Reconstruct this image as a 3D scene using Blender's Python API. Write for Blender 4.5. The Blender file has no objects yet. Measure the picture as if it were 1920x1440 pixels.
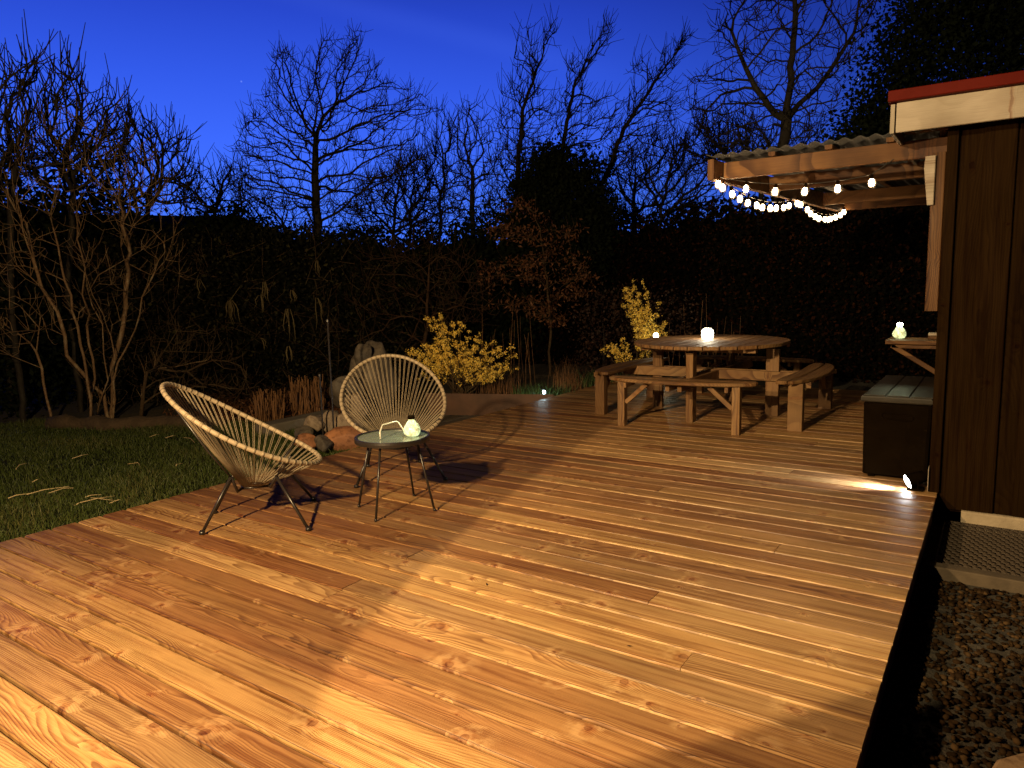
import bpy, math, random
import numpy as np
from mathutils import Vector, Matrix
sc = bpy.context.scene
COL = sc.collection
# ------------------------------------------------------------------ camera
H = 1.3
R_ = np.array([[0.82879259, -0.05470031, 0.55687585],
               [0.55910604, 0.1208548, -0.82024054],
               [-0.02243371, 0.99116194, 0.13074684]])
F_ = 1343.824
cam = bpy.data.cameras.new('camera'); camo = bpy.data.objects.new('camera', cam); COL.objects.link(camo)
m = Matrix([list(R_[i]) + [(0, 0, H)[i]] for i in range(3)] + [[0, 0, 0, 1]])
camo.matrix_world = m
cam.sensor_width = 36; cam.lens = 36 * F_ / 1920; cam.clip_end = 2000; cam.clip_start = .05
sc.camera = camo
sc.view_settings.view_transform = 'Standard'; sc.view_settings.look = 'None'
sc.view_settings.exposure = 0; sc.view_settings.gamma = 1
sc.cycles.use_denoising = True
sc.cycles.max_bounces = 6; sc.cycles.transparent_max_bounces = 12; sc.cycles.transmission_bounces = 6
sc.cycles.sample_clamp_indirect = 3.0

def W(px, py, d):                     # point of the real place seen at a photo pixel, d metres away (horizontally)
    v = R_ @ np.array([px - 960, -(py - 720), -F_]); t = d / math.hypot(v[0], v[1])
    return np.array([v[0] * t, v[1] * t, H + v[2] * t])

# ------------------------------------------------------------------ sky
w = bpy.data.worlds.new('World'); sc.world = w; w.use_nodes = True
nt = w.node_tree; N = nt.nodes; Lk = nt.links
for n in list(N): N.remove(n)
def wn(t, **k):
    n = N.new(t)
    for a, b in k.items(): setattr(n, a, b)
    return n
def ramp(nodes, pts):
    r = nodes.new('ShaderNodeValToRGB'); e = r.color_ramp.elements
    e[0].position, e[0].color = pts[0][0], (*pts[0][1], 1)
    e[1].position, e[1].color = pts[-1][0], (*pts[-1][1], 1)
    for p, c in pts[1:-1]:
        x = e.new(p); x.color = (*c, 1)
    return r
out = wn('ShaderNodeOutputWorld'); bg = wn('ShaderNodeBackground')
tc = wn('ShaderNodeTexCoord'); sep = wn('ShaderNodeSeparateXYZ')
Lk.new(tc.outputs['Generated'], sep.inputs[0])
el = ramp(N, [(0.0, (.066, .205, 1.05)), (.10, (.062, .19, 1.05)), (.19, (.048, .150, 1.03)), (.26, (.034, .110, .87)), (.34, (.022, .068, .65)),
              (.45, (.006, .02, .19)), (.62, (.002, .006, .06)), (1, (.001, .003, .03))])
Lk.new(sep.outputs[2], el.inputs[0])
dot = wn('ShaderNodeVectorMath', operation='DOT_PRODUCT'); dot.inputs[1].default_value = Vector((-.83, .55, 0)).normalized()
Lk.new(tc.outputs['Generated'], dot.inputs[0])
az = ramp(N, [(0.0, (.04,) * 3), (.25, (.09,) * 3), (.45, (.25,) * 3), (.65, (.42,) * 3), (.86, (.85,) * 3), (1, (1.0,) * 3)])
Lk.new(dot.outputs['Value'], az.inputs[0])
mx = wn('ShaderNodeMix', data_type='RGBA', blend_type='MULTIPLY'); mx.inputs[0].default_value = 1
Lk.new(el.outputs[0], mx.inputs[6]); Lk.new(az.outputs[0], mx.inputs[7])
# contrail: a faint band near a great circle
n1 = Vector((-.693, .631, .349)); n2 = Vector((-.506, .81, .296)); gc = n1.cross(n2).normalized()
dc = wn('ShaderNodeVectorMath', operation='DOT_PRODUCT'); dc.inputs[1].default_value = gc
Lk.new(tc.outputs['Generated'], dc.inputs[0])
ab = wn('ShaderNodeMath', operation='ABSOLUTE'); Lk.new(dc.outputs['Value'], ab.inputs[0])
br = wn('ShaderNodeMapRange', interpolation_type='SMOOTHSTEP'); br.inputs[1].default_value = .022; br.inputs[2].default_value = 0.0
br.inputs[3].default_value = 0; br.inputs[4].default_value = 1
Lk.new(ab.outputs[0], br.inputs[0])
dm = wn('ShaderNodeVectorMath', operation='DOT_PRODUCT'); dm.inputs[1].default_value = (n1 * .6 + n2 * .4).normalized()
Lk.new(tc.outputs['Generated'], dm.inputs[0])
bm_ = wn('ShaderNodeMapRange', interpolation_type='SMOOTHSTEP'); bm_.inputs[1].default_value = .955; bm_.inputs[2].default_value = .995
Lk.new(dm.outputs['Value'], bm_.inputs[0])
mu = wn('ShaderNodeMath', operation='MULTIPLY'); Lk.new(br.outputs[0], mu.inputs[0]); Lk.new(bm_.outputs[0], mu.inputs[1])
m2 = wn('ShaderNodeMix', data_type='RGBA', blend_type='ADD'); m2.inputs[7].default_value = (.005, .010, .035, 1)
Lk.new(mu.outputs[0], m2.inputs[0]); Lk.new(mx.outputs[2], m2.inputs[6])
# stars
vo = wn('ShaderNodeTexVoronoi'); vo.inputs['Scale'].default_value = 15; Lk.new(tc.outputs['Generated'], vo.inputs['Vector'])
st = wn('ShaderNodeMapRange'); st.inputs[1].default_value = .026; st.inputs[2].default_value = .012; Lk.new(vo.outputs['Distance'], st.inputs[0])
sr = wn('ShaderNodeSeparateColor'); Lk.new(vo.outputs['Color'], sr.inputs[0])
sg = wn('ShaderNodeMath', operation='POWER'); sg.inputs[1].default_value = 2; Lk.new(sr.outputs[0], sg.inputs[0])
sm = wn('ShaderNodeMath', operation='MULTIPLY'); Lk.new(st.outputs[0], sm.inputs[0]); Lk.new(sg.outputs[0], sm.inputs[1])
m3 = wn('ShaderNodeMix', data_type='RGBA', blend_type='ADD'); m3.inputs[7].default_value = (1.3, 1.6, 1.5, 1)
Lk.new(sm.outputs[0], m3.inputs[0]); Lk.new(m2.outputs[2], m3.inputs[6])
Lk.new(m3.outputs[2], bg.inputs[0]); bg.inputs[1].default_value = 1.0
Lk.new(bg.outputs[0], out.inputs[0])

# ------------------------------------------------------------------ the two wall lamps behind the viewer
def look(o, d): o.rotation_euler = Vector(d).to_track_quat('-Z', 'Y').to_euler()
l1 = bpy.data.lights.new('porch_lamp', 'POINT'); l1.energy = 900; l1.color = (1, .68, .32); l1.shadow_soft_size = .05
o1 = bpy.data.objects.new('porch_lamp', l1); o1.location = (-2.3, -.05, 1.95); COL.objects.link(o1)
l2 = bpy.data.lights.new('porch_spot', 'SPOT'); l2.energy = 1450; l2.color = (1, .75, .38); l2.shadow_soft_size = .03
l2.spot_size = 2 * math.atan(.806); l2.spot_blend = .025
o2 = bpy.data.objects.new('porch_spot', l2); o2.location = (-1.774, -1.2, 2.6); look(o2, (math.sin(.133) * math.cos(.141), math.cos(.133) * math.cos(.141), -math.sin(.141))); o2.scale = (.315 / .806, 1, 1); COL.objects.link(o2)
# added fill spot, no lamp of its own: brightens far deck and bush
l3 = bpy.data.lights.new('fill_beam', 'SPOT'); l3.energy = 1000; l3.color = (1, .67, .33); l3.shadow_soft_size = .06
l3.spot_size = math.radians(62); l3.spot_blend = 1.0
o3 = bpy.data.objects.new('fill_beam', l3); o3.location = (-1.75, -1.1, 2.6); look(o3, (-.27, .96, -.15)); COL.objects.link(o3)

# ------------------------------------------------------------------ materials
class G:                                # tiny node-graph helper
    def __init__(s, name):
        s.m = bpy.data.materials.new(name); s.m.use_nodes = True
        s.t = s.m.node_tree; s.n = s.t.nodes; s.l = s.t.links
        s.b = s.n['Principled BSDF']
    def put(s, sock, v):
        if v is None: return
        if isinstance(v, bpy.types.NodeSocket): s.l.new(v, sock)
        elif isinstance(v, (tuple, list)) and sock.type == 'RGBA' and len(v) == 3: sock.default_value = (*v, 1)
        else: sock.default_value = v
    def attr(s, name, o='Vector'):
        a = s.n.new('ShaderNodeAttribute'); a.attribute_name = name; return a.outputs[o]
    def obj(s): return s.n.new('ShaderNodeTexCoord').outputs['Object']
    def math(s, op, a, b=None, c=None):
        x = s.n.new('ShaderNodeMath'); x.operation = op; s.put(x.inputs[0], a); s.put(x.inputs[1], b); s.put(x.inputs[2], c); return x.outputs[0]
    def vm(s, op, a, b=None, sc_=None):
        x = s.n.new('ShaderNodeVectorMath'); x.operation = op; s.put(x.inputs[0], a); s.put(x.inputs[1], b)
        if sc_ is not None: s.put(x.inputs['Scale'], sc_)
        return x.outputs['Value'] if op in ('LENGTH', 'DOT_PRODUCT', 'DISTANCE') else x.outputs[0]
    def noise(s, v, scale=5, detail=3, rough=.5, dist=0, color=False):
        x = s.n.new('ShaderNodeTexNoise'); s.put(x.inputs['Vector'], v); x.inputs['Scale'].default_value = scale
        x.inputs['Detail'].default_value = detail; x.inputs['Roughness'].default_value = rough; x.inputs['Distortion'].default_value = dist
        return x.outputs['Color' if color else 'Fac']
    def vor(s, v, scale=5, feat='F1', rnd=1):
        x = s.n.new('ShaderNodeTexVoronoi'); x.feature = feat; s.put(x.inputs['Vector'], v); x.inputs['Scale'].default_value = scale
        x.inputs['Randomness'].default_value = rnd; return x
    def sep(s, v):
        x = s.n.new('ShaderNodeSeparateXYZ'); s.l.new(v, x.inputs[0]); return x.outputs
    def comb(s, a, b, c=0.0):
        x = s.n.new('ShaderNodeCombineXYZ'); s.put(x.inputs[0], a); s.put(x.inputs[1], b); s.put(x.inputs[2], c); return x.outputs[0]
    def mr(s, v, a, b, c=0.0, d=1.0, smooth=True):
        x = s.n.new('ShaderNodeMapRange'); s.put(x.inputs[0], v)
        if smooth: x.interpolation_type = 'SMOOTHSTEP'
        for i, q in enumerate((a, b, c, d)): x.inputs[i + 1].default_value = q
        return x.outputs[0]
    def mix(s, f, a, b, mode='MIX'):
        x = s.n.new('ShaderNodeMix'); x.data_type = 'RGBA'; x.blend_type = mode; s.put(x.inputs[0], f); s.put(x.inputs[6], a); s.put(x.inputs[7], b); return x.outputs[2]
    def ramp(s, v, pts):
        r = ramp(s.n, pts); s.l.new(v, r.inputs[0]); return r.outputs[0]
    def bump(s, h, strength=.3, dist=.01):
        x = s.n.new('ShaderNodeBump'); x.inputs['Strength'].default_value = strength; x.inputs['Distance'].default_value = dist
        s.l.new(h, x.inputs['Height']); s.l.new(x.outputs[0], s.b.inputs['Normal'])
    def set(s, **k):
        for a, v in k.items():
            s.put(s.b.inputs[{'col': 'Base Color', 'rough': 'Roughness', 'metal': 'Metallic', 'spec': 'Specular IOR Level', 'trans': 'Transmission Weight',
                              'em': 'Emission Color', 'ems': 'Emission Strength', 'ior': 'IOR', 'sheen': 'Sheen Weight', 'alpha': 'Alpha', 'coat': 'Coat Weight', 'sss': 'Subsurface Weight'}[a]], v)
        return s.m

def wood(name, tints, ringdark=(.30, .18, .105), contrast=.5, knots=.6, rough=.5, fiber=.35, bump=.35, grey=0.0, spec=.5, freq=1.0, pale=0, joint_shade=0):
    """boards: attribute 'gr' = metres along/across/through the board (with its own offset), 'rb' = a random number per board"""
    g = G(name); P = g.attr('gr'); r = g.attr('rb', 'Fac'); x, y, z = g.sep(P)
    wob = g.noise(g.comb(g.math('MULTIPLY', x, 1.2), g.math('MULTIPLY', y, 1.5), z), 1.6, 2)
    # knots
    kn = g.noise(P, 14, 2, color=True); kx, ky, kz_ = g.sep(kn)
    kv = g.comb(g.math('ADD', g.math('MULTIPLY', x, 2.3), g.math('MULTIPLY', kx, .07)), g.math('ADD', g.math('MULTIPLY', y, 8.0), g.math('MULTIPLY', ky, .22)), 0.0)
    vo = g.vor(kv, 1.0, rnd=.95)
    dlt = g.vm('SUBTRACT', kv, vo.outputs['Position']); dx, dy, dz = g.sep(dlt)
    dd = g.vm('LENGTH', g.comb(g.math('MULTIPLY', dx, 1 / 2.3), g.math('MULTIPLY', dy, 1 / 8.0), 0.0))
    vc = g.n.new('ShaderNodeSeparateColor'); g.l.new(vo.outputs['Color'], vc.inputs[0])
    has = g.math('LESS_THAN', vc.outputs[0], knots)
    size = g.mr(g.math('POWER', vc.outputs[1], 2.0), 0, 1, .32, 1.6, False)
    dk = g.math('ADD', g.math('DIVIDE', dd, size), g.math('MULTIPLY', g.math('SUBTRACT', g.noise(P, 45, 2), .5), .012))
    halo = g.math('MULTIPLY', g.mr(dk, .075, .0), has)
    core = g.math('MULTIPLY', g.mr(dk, .0135, .0065), has)
    ringk = g.math('MULTIPLY', g.mr(g.math('ABSOLUTE', g.math('SUBTRACT', dk, .012)), .005, 0), has)
    # growth rings: contour lines of a stretched field, bulging round the knots
    fld = g.noise(g.comb(g.math('MULTIPLY', x, .42), g.math('MULTIPLY', y, 4.5), z), 1.0, 1.5, .35)
    rf = g.math('ADD', .75, g.math('MULTIPLY', g.math('FRACT', g.math('MULTIPLY', r, 17.3)), .8))
    q = g.math('MULTIPLY', g.math('ADD', g.math('MULTIPLY', fld, 26 * freq), g.math('MULTIPLY', wob, 7.0)), rf)
    q = g.math('ADD', q, g.math('MULTIPLY', halo, 2.4))
    q = g.math('ADD', q, g.math('MULTIPLY', g.math('MULTIPLY', y, 62 * freq), rf))
    q = g.math('ADD', q, g.math('MULTIPLY', g.noise(g.comb(g.math('MULTIPLY', x, 5), g.math('MULTIPLY', y, 40), z), 1, 2), .35))
    fr = g.math('FRACT', q)
    ring = g.math('MULTIPLY', g.mr(fr, .2, .93), g.mr(fr, 1.0, .93))
    ring = g.math('MULTIPLY', ring, g.mr(g.noise(g.comb(g.math('MULTIPLY', x, .9), g.math('MULTIPLY', y, 14), z), 1.3, 2), .25, .62, .25, 1.0))
    strk = g.noise(g.comb(g.math('MULTIPLY', x, .8), g.math('MULTIPLY', y, 26), z), 1.7, 4, .65)
    fib = g.noise(g.comb(g.math('MULTIPLY', x, 7), g.math('MULTIPLY', y, 330), g.math('MULTIPLY', z, 330)), 1, 3, .6)
    base = g.ramp(r, [(i / (len(tints) - 1), t) for i, t in enumerate(tints)])
    blot = g.noise(g.comb(g.math('MULTIPLY', x, 2.2), g.math('MULTIPLY', y, 7), z), 1.0, 3)
    base = g.mix(g.mr(blot, .35, .7, 0, .45), base, (.60, .62, .56), 'MULTIPLY')
    c = g.mix(g.math('MULTIPLY', ring, contrast), base, ringdark, 'MULTIPLY')
    c = g.mix(g.mr(strk, .42, .68, 0, .9), c, (.50, .36, .26), 'MULTIPLY')
    c = g.mix(g.mr(fib, .3, .75, 0, fiber), c, (.55, .5, .45), 'MULTIPLY')
    c = g.mix(g.math('MULTIPLY', g.mr(dk, .045, .012), g.math('MULTIPLY', has, .55)), c, (.85, .55, .38), 'MULTIPLY')
    if pale: c = g.mix(g.math('MULTIPLY', g.math('MULTIPLY', g.mr(dk, .11, .02), g.mr(g.noise(P, 22, 3), .42, .6)), g.math('MULTIPLY', has, pale)), c, (.74, .50, .25))
    c = g.mix(g.math('MULTIPLY', ringk, .7), c, (.40, .24, .14), 'MULTIPLY')
    c = g.mix(g.math('MULTIPLY', core, .6), c, (.42, .25, .16), 'MULTIPLY')
    if grey:
        gm = g.noise(g.comb(g.math('MULTIPLY', x, 1.3), g.math('MULTIPLY', y, 9), z), 2, 4)
        c = g.mix(g.mr(gm, .35, .75, 0, grey), c, (.15, .115, .075))
    if joint_shade:                                        # shade of the board gaps, painted dark along the top edges
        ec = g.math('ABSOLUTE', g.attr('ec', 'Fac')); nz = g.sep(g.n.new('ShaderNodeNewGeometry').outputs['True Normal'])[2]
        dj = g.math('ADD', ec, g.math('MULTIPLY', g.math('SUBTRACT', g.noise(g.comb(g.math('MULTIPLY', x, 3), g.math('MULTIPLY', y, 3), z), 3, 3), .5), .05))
        c = g.mix(g.math('MULTIPLY', g.math('MULTIPLY', g.mr(dj, .885, .955), g.math('GREATER_THAN', nz, .55)), joint_shade), c, (.20, .13, .09), 'MULTIPLY')
    dirt = g.noise(g.obj(), 1.1, 4, .6)
    c = g.mix(g.mr(dirt, .42, .72, 0, .5), c, (.60, .58, .52), 'MULTIPLY')
    rr = g.math('ADD', rough, g.math('MULTIPLY', g.math('SUBTRACT', blot, .5), .35))
    h = g.math('ADD', g.math('MULTIPLY', ring, -.5), g.math('MULTIPLY', fib, .5))
    h = g.math('ADD', h, g.math('MULTIPLY', core, -.6))
    h = g.math('ADD', h, g.math('MULTIPLY', wob, 3.0))
    g.bump(h, bump, .0015)
    return g.set(col=c, rough=rr, spec=spec)

M = {}
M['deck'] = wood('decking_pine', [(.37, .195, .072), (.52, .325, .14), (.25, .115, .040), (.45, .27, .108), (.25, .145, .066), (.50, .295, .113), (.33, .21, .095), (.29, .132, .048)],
                 contrast=.74, knots=.5, rough=.5, bump=.55, spec=.4, freq=1.45, pale=.2, joint_shade=.8)
M['old_wood'] = wood('weathered_pine', [(.21, .108, .038), (.26, .142, .056), (.175, .088, .032), (.235, .13, .055)], contrast=.85, knots=.35, rough=.65, grey=.22, spec=.25)
M['post_wood'] = wood('warm_pine', [(.105, .046, .014), (.145, .068, .022), (.115, .05, .017)], contrast=.9, knots=.4, rough=.65, fiber=.6, spec=.2)
M['dark_clad'] = wood('dark_painted_boards', [(.011, .0050, .0013), (.017, .0080, .0020), (.0075, .0034, .0010)], contrast=.4, knots=.35, rough=.7, spec=.02)
M['white_paint'] = wood('white_painted_board', [(.29, .24, .19), (.34, .28, .225)], ringdark=(.7, .66, .6), contrast=.35, knots=.1, rough=.6, fiber=.45)
M['grey_sleeper'] = wood('grey_sleeper_wood', [(.12, .115, .10), (.15, .14, .12)], contrast=.5, knots=.4, rough=.8, grey=.4)

def simple(name, col, rough=.5, metal=0, var=.25, scale=8, bump=0, bscale=60, bd=.003, **k):
    g = G(name); o = g.obj(); n = g.noise(o, scale, 4, .6)
    c = g.mix(g.mr(n, .3, .7, 0, var), col, (.35, .33, .3), 'MULTIPLY')
    if bump: g.bump(g.noise(o, bscale, 4, .6), bump, bd)
    g.set(col=c, rough=g.math('ADD', rough - .06, g.math('MULTIPLY', n, .12)), metal=float(metal), **k)
    return g.m
M['red'] = simple('red_painted_metal', (.075, .005, .002), .6, spec=.05)
M['black_plastic'] = simple('black_resin', (.0055, .0033, .0016), .8, bump=.25, bscale=220, var=.4, spec=.0)
M['lid_plastic'] = simple('dark_grey_resin_lid', (.016, .011, .006), .5, spec=.2, bump=.3, bscale=60, var=.5)
M['black_metal'] = simple('black_powder_coated_steel', (.018, .014, .012), .35, var=.2, bump=.08, bscale=200)
M['bolt'] = simple('zinc_bolt', (.4, .38, .35), .35, 1)
M['rim'] = simple('beige_wrapped_cord', (.35, .28, .19), .65, var=.35, scale=30, bump=.5, bscale=150, bd=.002)
M['cord'] = simple('beige_seat_cord', (.25, .20, .13), .6, var=.3, scale=20)
M['table_glass'] = simple('pale_green_glass', (.30, .36, .29), .16, var=.15, trans=.35, spec=.6)
M['glass'] = simple('clear_glass', (.95, .98, .95), .03, var=.0, trans=1.0, ior=1.45)
M['wire'] = simple('dark_cable', (.02, .018, .015), .5)
M['white_wire'] = simple('pale_bent_wire', (.60, .58, .5), .35, .2)
M['concrete'] = simple('pale_concrete', (.07, .048, .027), .85, bump=.6, bscale=90, var=.5, scale=14)
M['render_wall'] = simple('lime_washed_foundation', (.32, .25, .17), .85, bump=.6, bscale=30, bd=.01, var=.4)
M['rubber'] = simple('grey_rubber_mat', (.05, .034, .021), .6, bump=.2)
M['corten'] = simple('rusty_steel_edging', (.085, .034, .014), .55, bump=.35, bscale=20, var=.6, scale=4)
M['slate_paving'] = simple('grey_paving', (.10, .085, .07), .6, bump=.5, bscale=30, var=.5, scale=5)
M['corrugated'] = simple('grey_corrugated_sheet', (.035, .034, .036), .6, var=.4)
M['roof_dark'] = simple('dark_roofing', (.012, .011, .012), .8)
M['far_wall'] = simple('dark_far_wall', (.02, .015, .012), .8)
M['soil'] = simple('dark_leafy_soil', (.030, .022, .013), .95, bump=1, bscale=25, bd=.03, var=.6, scale=12)
M['log'] = simple('mossy_log_bark', (.075, .048, .025), .9, bump=1, bscale=35, bd=.02, var=.6, scale=9)

def bark(name, col, lich=(.16, .17, .11), rough=.85):
    g = G(name); o = g.obj()
    n = g.noise(g.vm('MULTIPLY', o, (1, 1, .35)), 18, 4, .6); v = g.noise(o, 40, 3)
    c = g.mix(g.mr(n, .48, .66, 0, .8), col, lich); c = g.mix(g.mr(v, .3, .7, 0, .5), c, (.4, .35, .3), 'MULTIPLY')
    g.bump(n, .7, .01); return g.set(col=c, rough=rough, spec=.2)
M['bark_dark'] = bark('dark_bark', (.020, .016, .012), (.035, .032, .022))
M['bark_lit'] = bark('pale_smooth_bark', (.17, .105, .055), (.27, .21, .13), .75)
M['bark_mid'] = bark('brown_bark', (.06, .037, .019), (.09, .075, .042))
M['twig'] = bark('reddish_twigs', (.045, .022, .011), (.04, .03, .016))

def leaf(name, cols, rough=.6, spec=.3, em=None):
    g = G(name); r = g.attr('rb', 'Fac')
    g.set(col=g.ramp(r, [(i / (len(cols) - 1), c) for i, c in enumerate(cols)]), rough=rough, spec=spec)
    return g.m
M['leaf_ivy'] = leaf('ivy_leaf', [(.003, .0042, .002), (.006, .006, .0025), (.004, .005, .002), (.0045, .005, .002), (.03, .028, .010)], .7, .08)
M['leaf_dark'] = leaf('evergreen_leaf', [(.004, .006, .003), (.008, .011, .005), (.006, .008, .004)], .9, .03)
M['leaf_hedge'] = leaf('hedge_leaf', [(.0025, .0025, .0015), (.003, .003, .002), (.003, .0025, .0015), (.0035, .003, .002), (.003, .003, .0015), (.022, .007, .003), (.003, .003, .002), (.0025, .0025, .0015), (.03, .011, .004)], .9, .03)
M['leaf_beech'] = leaf('withered_beech_leaf', [(.06, .022, .008), (.11, .042, .015), (.04, .016, .007), (.17, .072, .03)], .6)
M['leaf_red'] = leaf('reddish_thicket_leaf', [(.022, .008, .004), (.012, .006, .003), (.04, .015, .007)], .7)
M['leaf_green'] = leaf('lit_fern_leaf', [(.05, .10, .03), (.08, .14, .05), (.04, .07, .03)], .5)
M['petal'] = leaf('yellow_blossom', [(.80, .55, .07), (.88, .66, .13), (.70, .42, .05), (.90, .72, .22)], .6)
M['grass'] = leaf('grass_blade', [(.022, .040, .006), (.048, .066, .011), (.030, .046, .009), (.11, .10, .032)], .55)
M['straw'] = leaf('dry_straw', [(.42, .32, .17), (.55, .43, .24), (.33, .22, .11)], .7)
M['straw_dim'] = leaf('old_hanging_blade', [(.09, .07, .035), (.14, .11, .055), (.07, .052, .026)], .8, .1)
M['reed'] = leaf('cut_reed', [(.13, .062, .026), (.22, .115, .05), (.09, .043, .02)], .7)
M['pebble'] = leaf('gravel_pebble', [(.006, .003, .0012), (.014, .007, .0026), (.024, .0125, .005), (.008, .004, .0016), (.055, .031, .013), (.005, .0026, .001)], .8, .05)

def lawn_mat():
    g = G('short_turf'); o = g.obj(); n = g.noise(o, 4, 5, .65); n2 = g.noise(o, 60, 3)
    c = g.mix(n, (.005, .011, .003), (.013, .019, .006)); c = g.mix(g.mr(n2, .4, .7, 0, .6), c, (.02, .014, .006))
    g.bump(n2, .8, .02); return g.set(col=c, rough=.95, spec=.1)
M['lawn'] = lawn_mat()
def rock(name, a, b):
    g = G(name); o = g.obj(); n = g.noise(o, 3, 5, .65); v = g.noise(o, 26, 4, .7)
    c = g.mix(g.mr(n, .35, .65), a, b); c = g.mix(g.mr(v, .5, .62, 0, .6), c, (.45, .4, .36), 'MULTIPLY')
    g.bump(g.math('ADD', n, g.math('MULTIPLY', v, .25)), .7, .02); return g.set(col=c, rough=.7, spec=.3)
M['rock_grey'] = rock('grey_granite', (.11, .09, .065), (.06, .05, .038))
M['rock_red'] = rock('reddish_granite', (.30, .13, .055), (.20, .09, .045))
M['rock_pale'] = rock('pale_granite', (.24, .185, .13), (.15, .115, .08))
M['rock_tan'] = rock('tan_flagstone', (.30, .19, .10), (.22, .14, .08))
def emis(name, col, s, base=(.9, .9, .8)):
    g = G(name); return g.set(col=base, em=col, ems=s, rough=.4)
M['filament'] = emis('warm_filament', (1, .66, .33), 60)
M['bulb_glass'] = emis('glowing_bulb_glass', (1, .62, .28), 2.2)
M['jar_core'] = emis('greenish_led', (.86, 1, .62), 55)
M['jar_glow'] = emis('crackled_glass_glow', (.80, .92, .50), .8, (.5, .55, .4))
g = G('crackled_glass'); o = g.obj(); v = g.vor(o, 70, 'DISTANCE_TO_EDGE'); n = g.noise(o, 35, 3)
M['jar_glow'] = g.set(col=(.5, .55, .4), em=(.80, .92, .46), ems=g.math('ADD', .18, g.math('MULTIPLY', g.mr(n, .35, .7), g.mr(v.outputs['Distance'], 0, .2, .35, 1.5))), rough=.15)
M['candle'] = emis('white_lantern_light', (1, .90, .68), 26)
M['led_cool'] = emis('cool_led', (.62, .92, 1.0), 18)
M['led_white'] = emis('white_led', (.93, .98, 1.0), 60)
M['house_light'] = emis('far_window_light', (1, .82, .72), 1.6)
M['white_reflector'] = simple('white_reflector', (.8, .8, .78), .4, var=.05)

# ------------------------------------------------------------------ mesh helpers
def mesh_obj(name, V, Fc, mat, parent=None, gr=None, rb=None, smooth=False, rb_face=False):
    me = bpy.data.meshes.new(name); me.from_pydata([tuple(map(float, v)) for v in V] if not isinstance(V, np.ndarray) else V.tolist(), [], Fc if isinstance(Fc, list) else Fc.tolist())
    if gr is not None:
        a = me.attributes.new('gr', 'FLOAT_VECTOR', 'POINT'); a.data.foreach_set('vector', np.asarray(gr, np.float32).ravel())
    if rb is not None:
        a = me.attributes.new('rb', 'FLOAT', 'POINT'); a.data.foreach_set('value', np.asarray(rb, np.float32).ravel())
    if smooth: me.polygons.foreach_set('use_smooth', [True] * len(me.polygons))
    me.materials.append(mat); me.update()
    o = bpy.data.objects.new(name, me); COL.objects.link(o)
    if parent: o.parent = parent
    return o
def tag(o, label=None, cat=None, group=None, kind=None):
    if label: o['label'] = label
    if cat: o['category'] = cat
    if group: o['group'] = group
    if kind: o['kind'] = kind
    return o
def thing(name, label, cat, loc=(0, 0, 0), rz=0, group=None):
    o = bpy.data.objects.new(name, None); COL.objects.link(o); o.location = loc; o.rotation_euler = (0, 0, rz); o.empty_display_size = .1
    return tag(o, label, cat, group)
rnd = random.Random(7); rng = np.random.default_rng(7)

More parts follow.
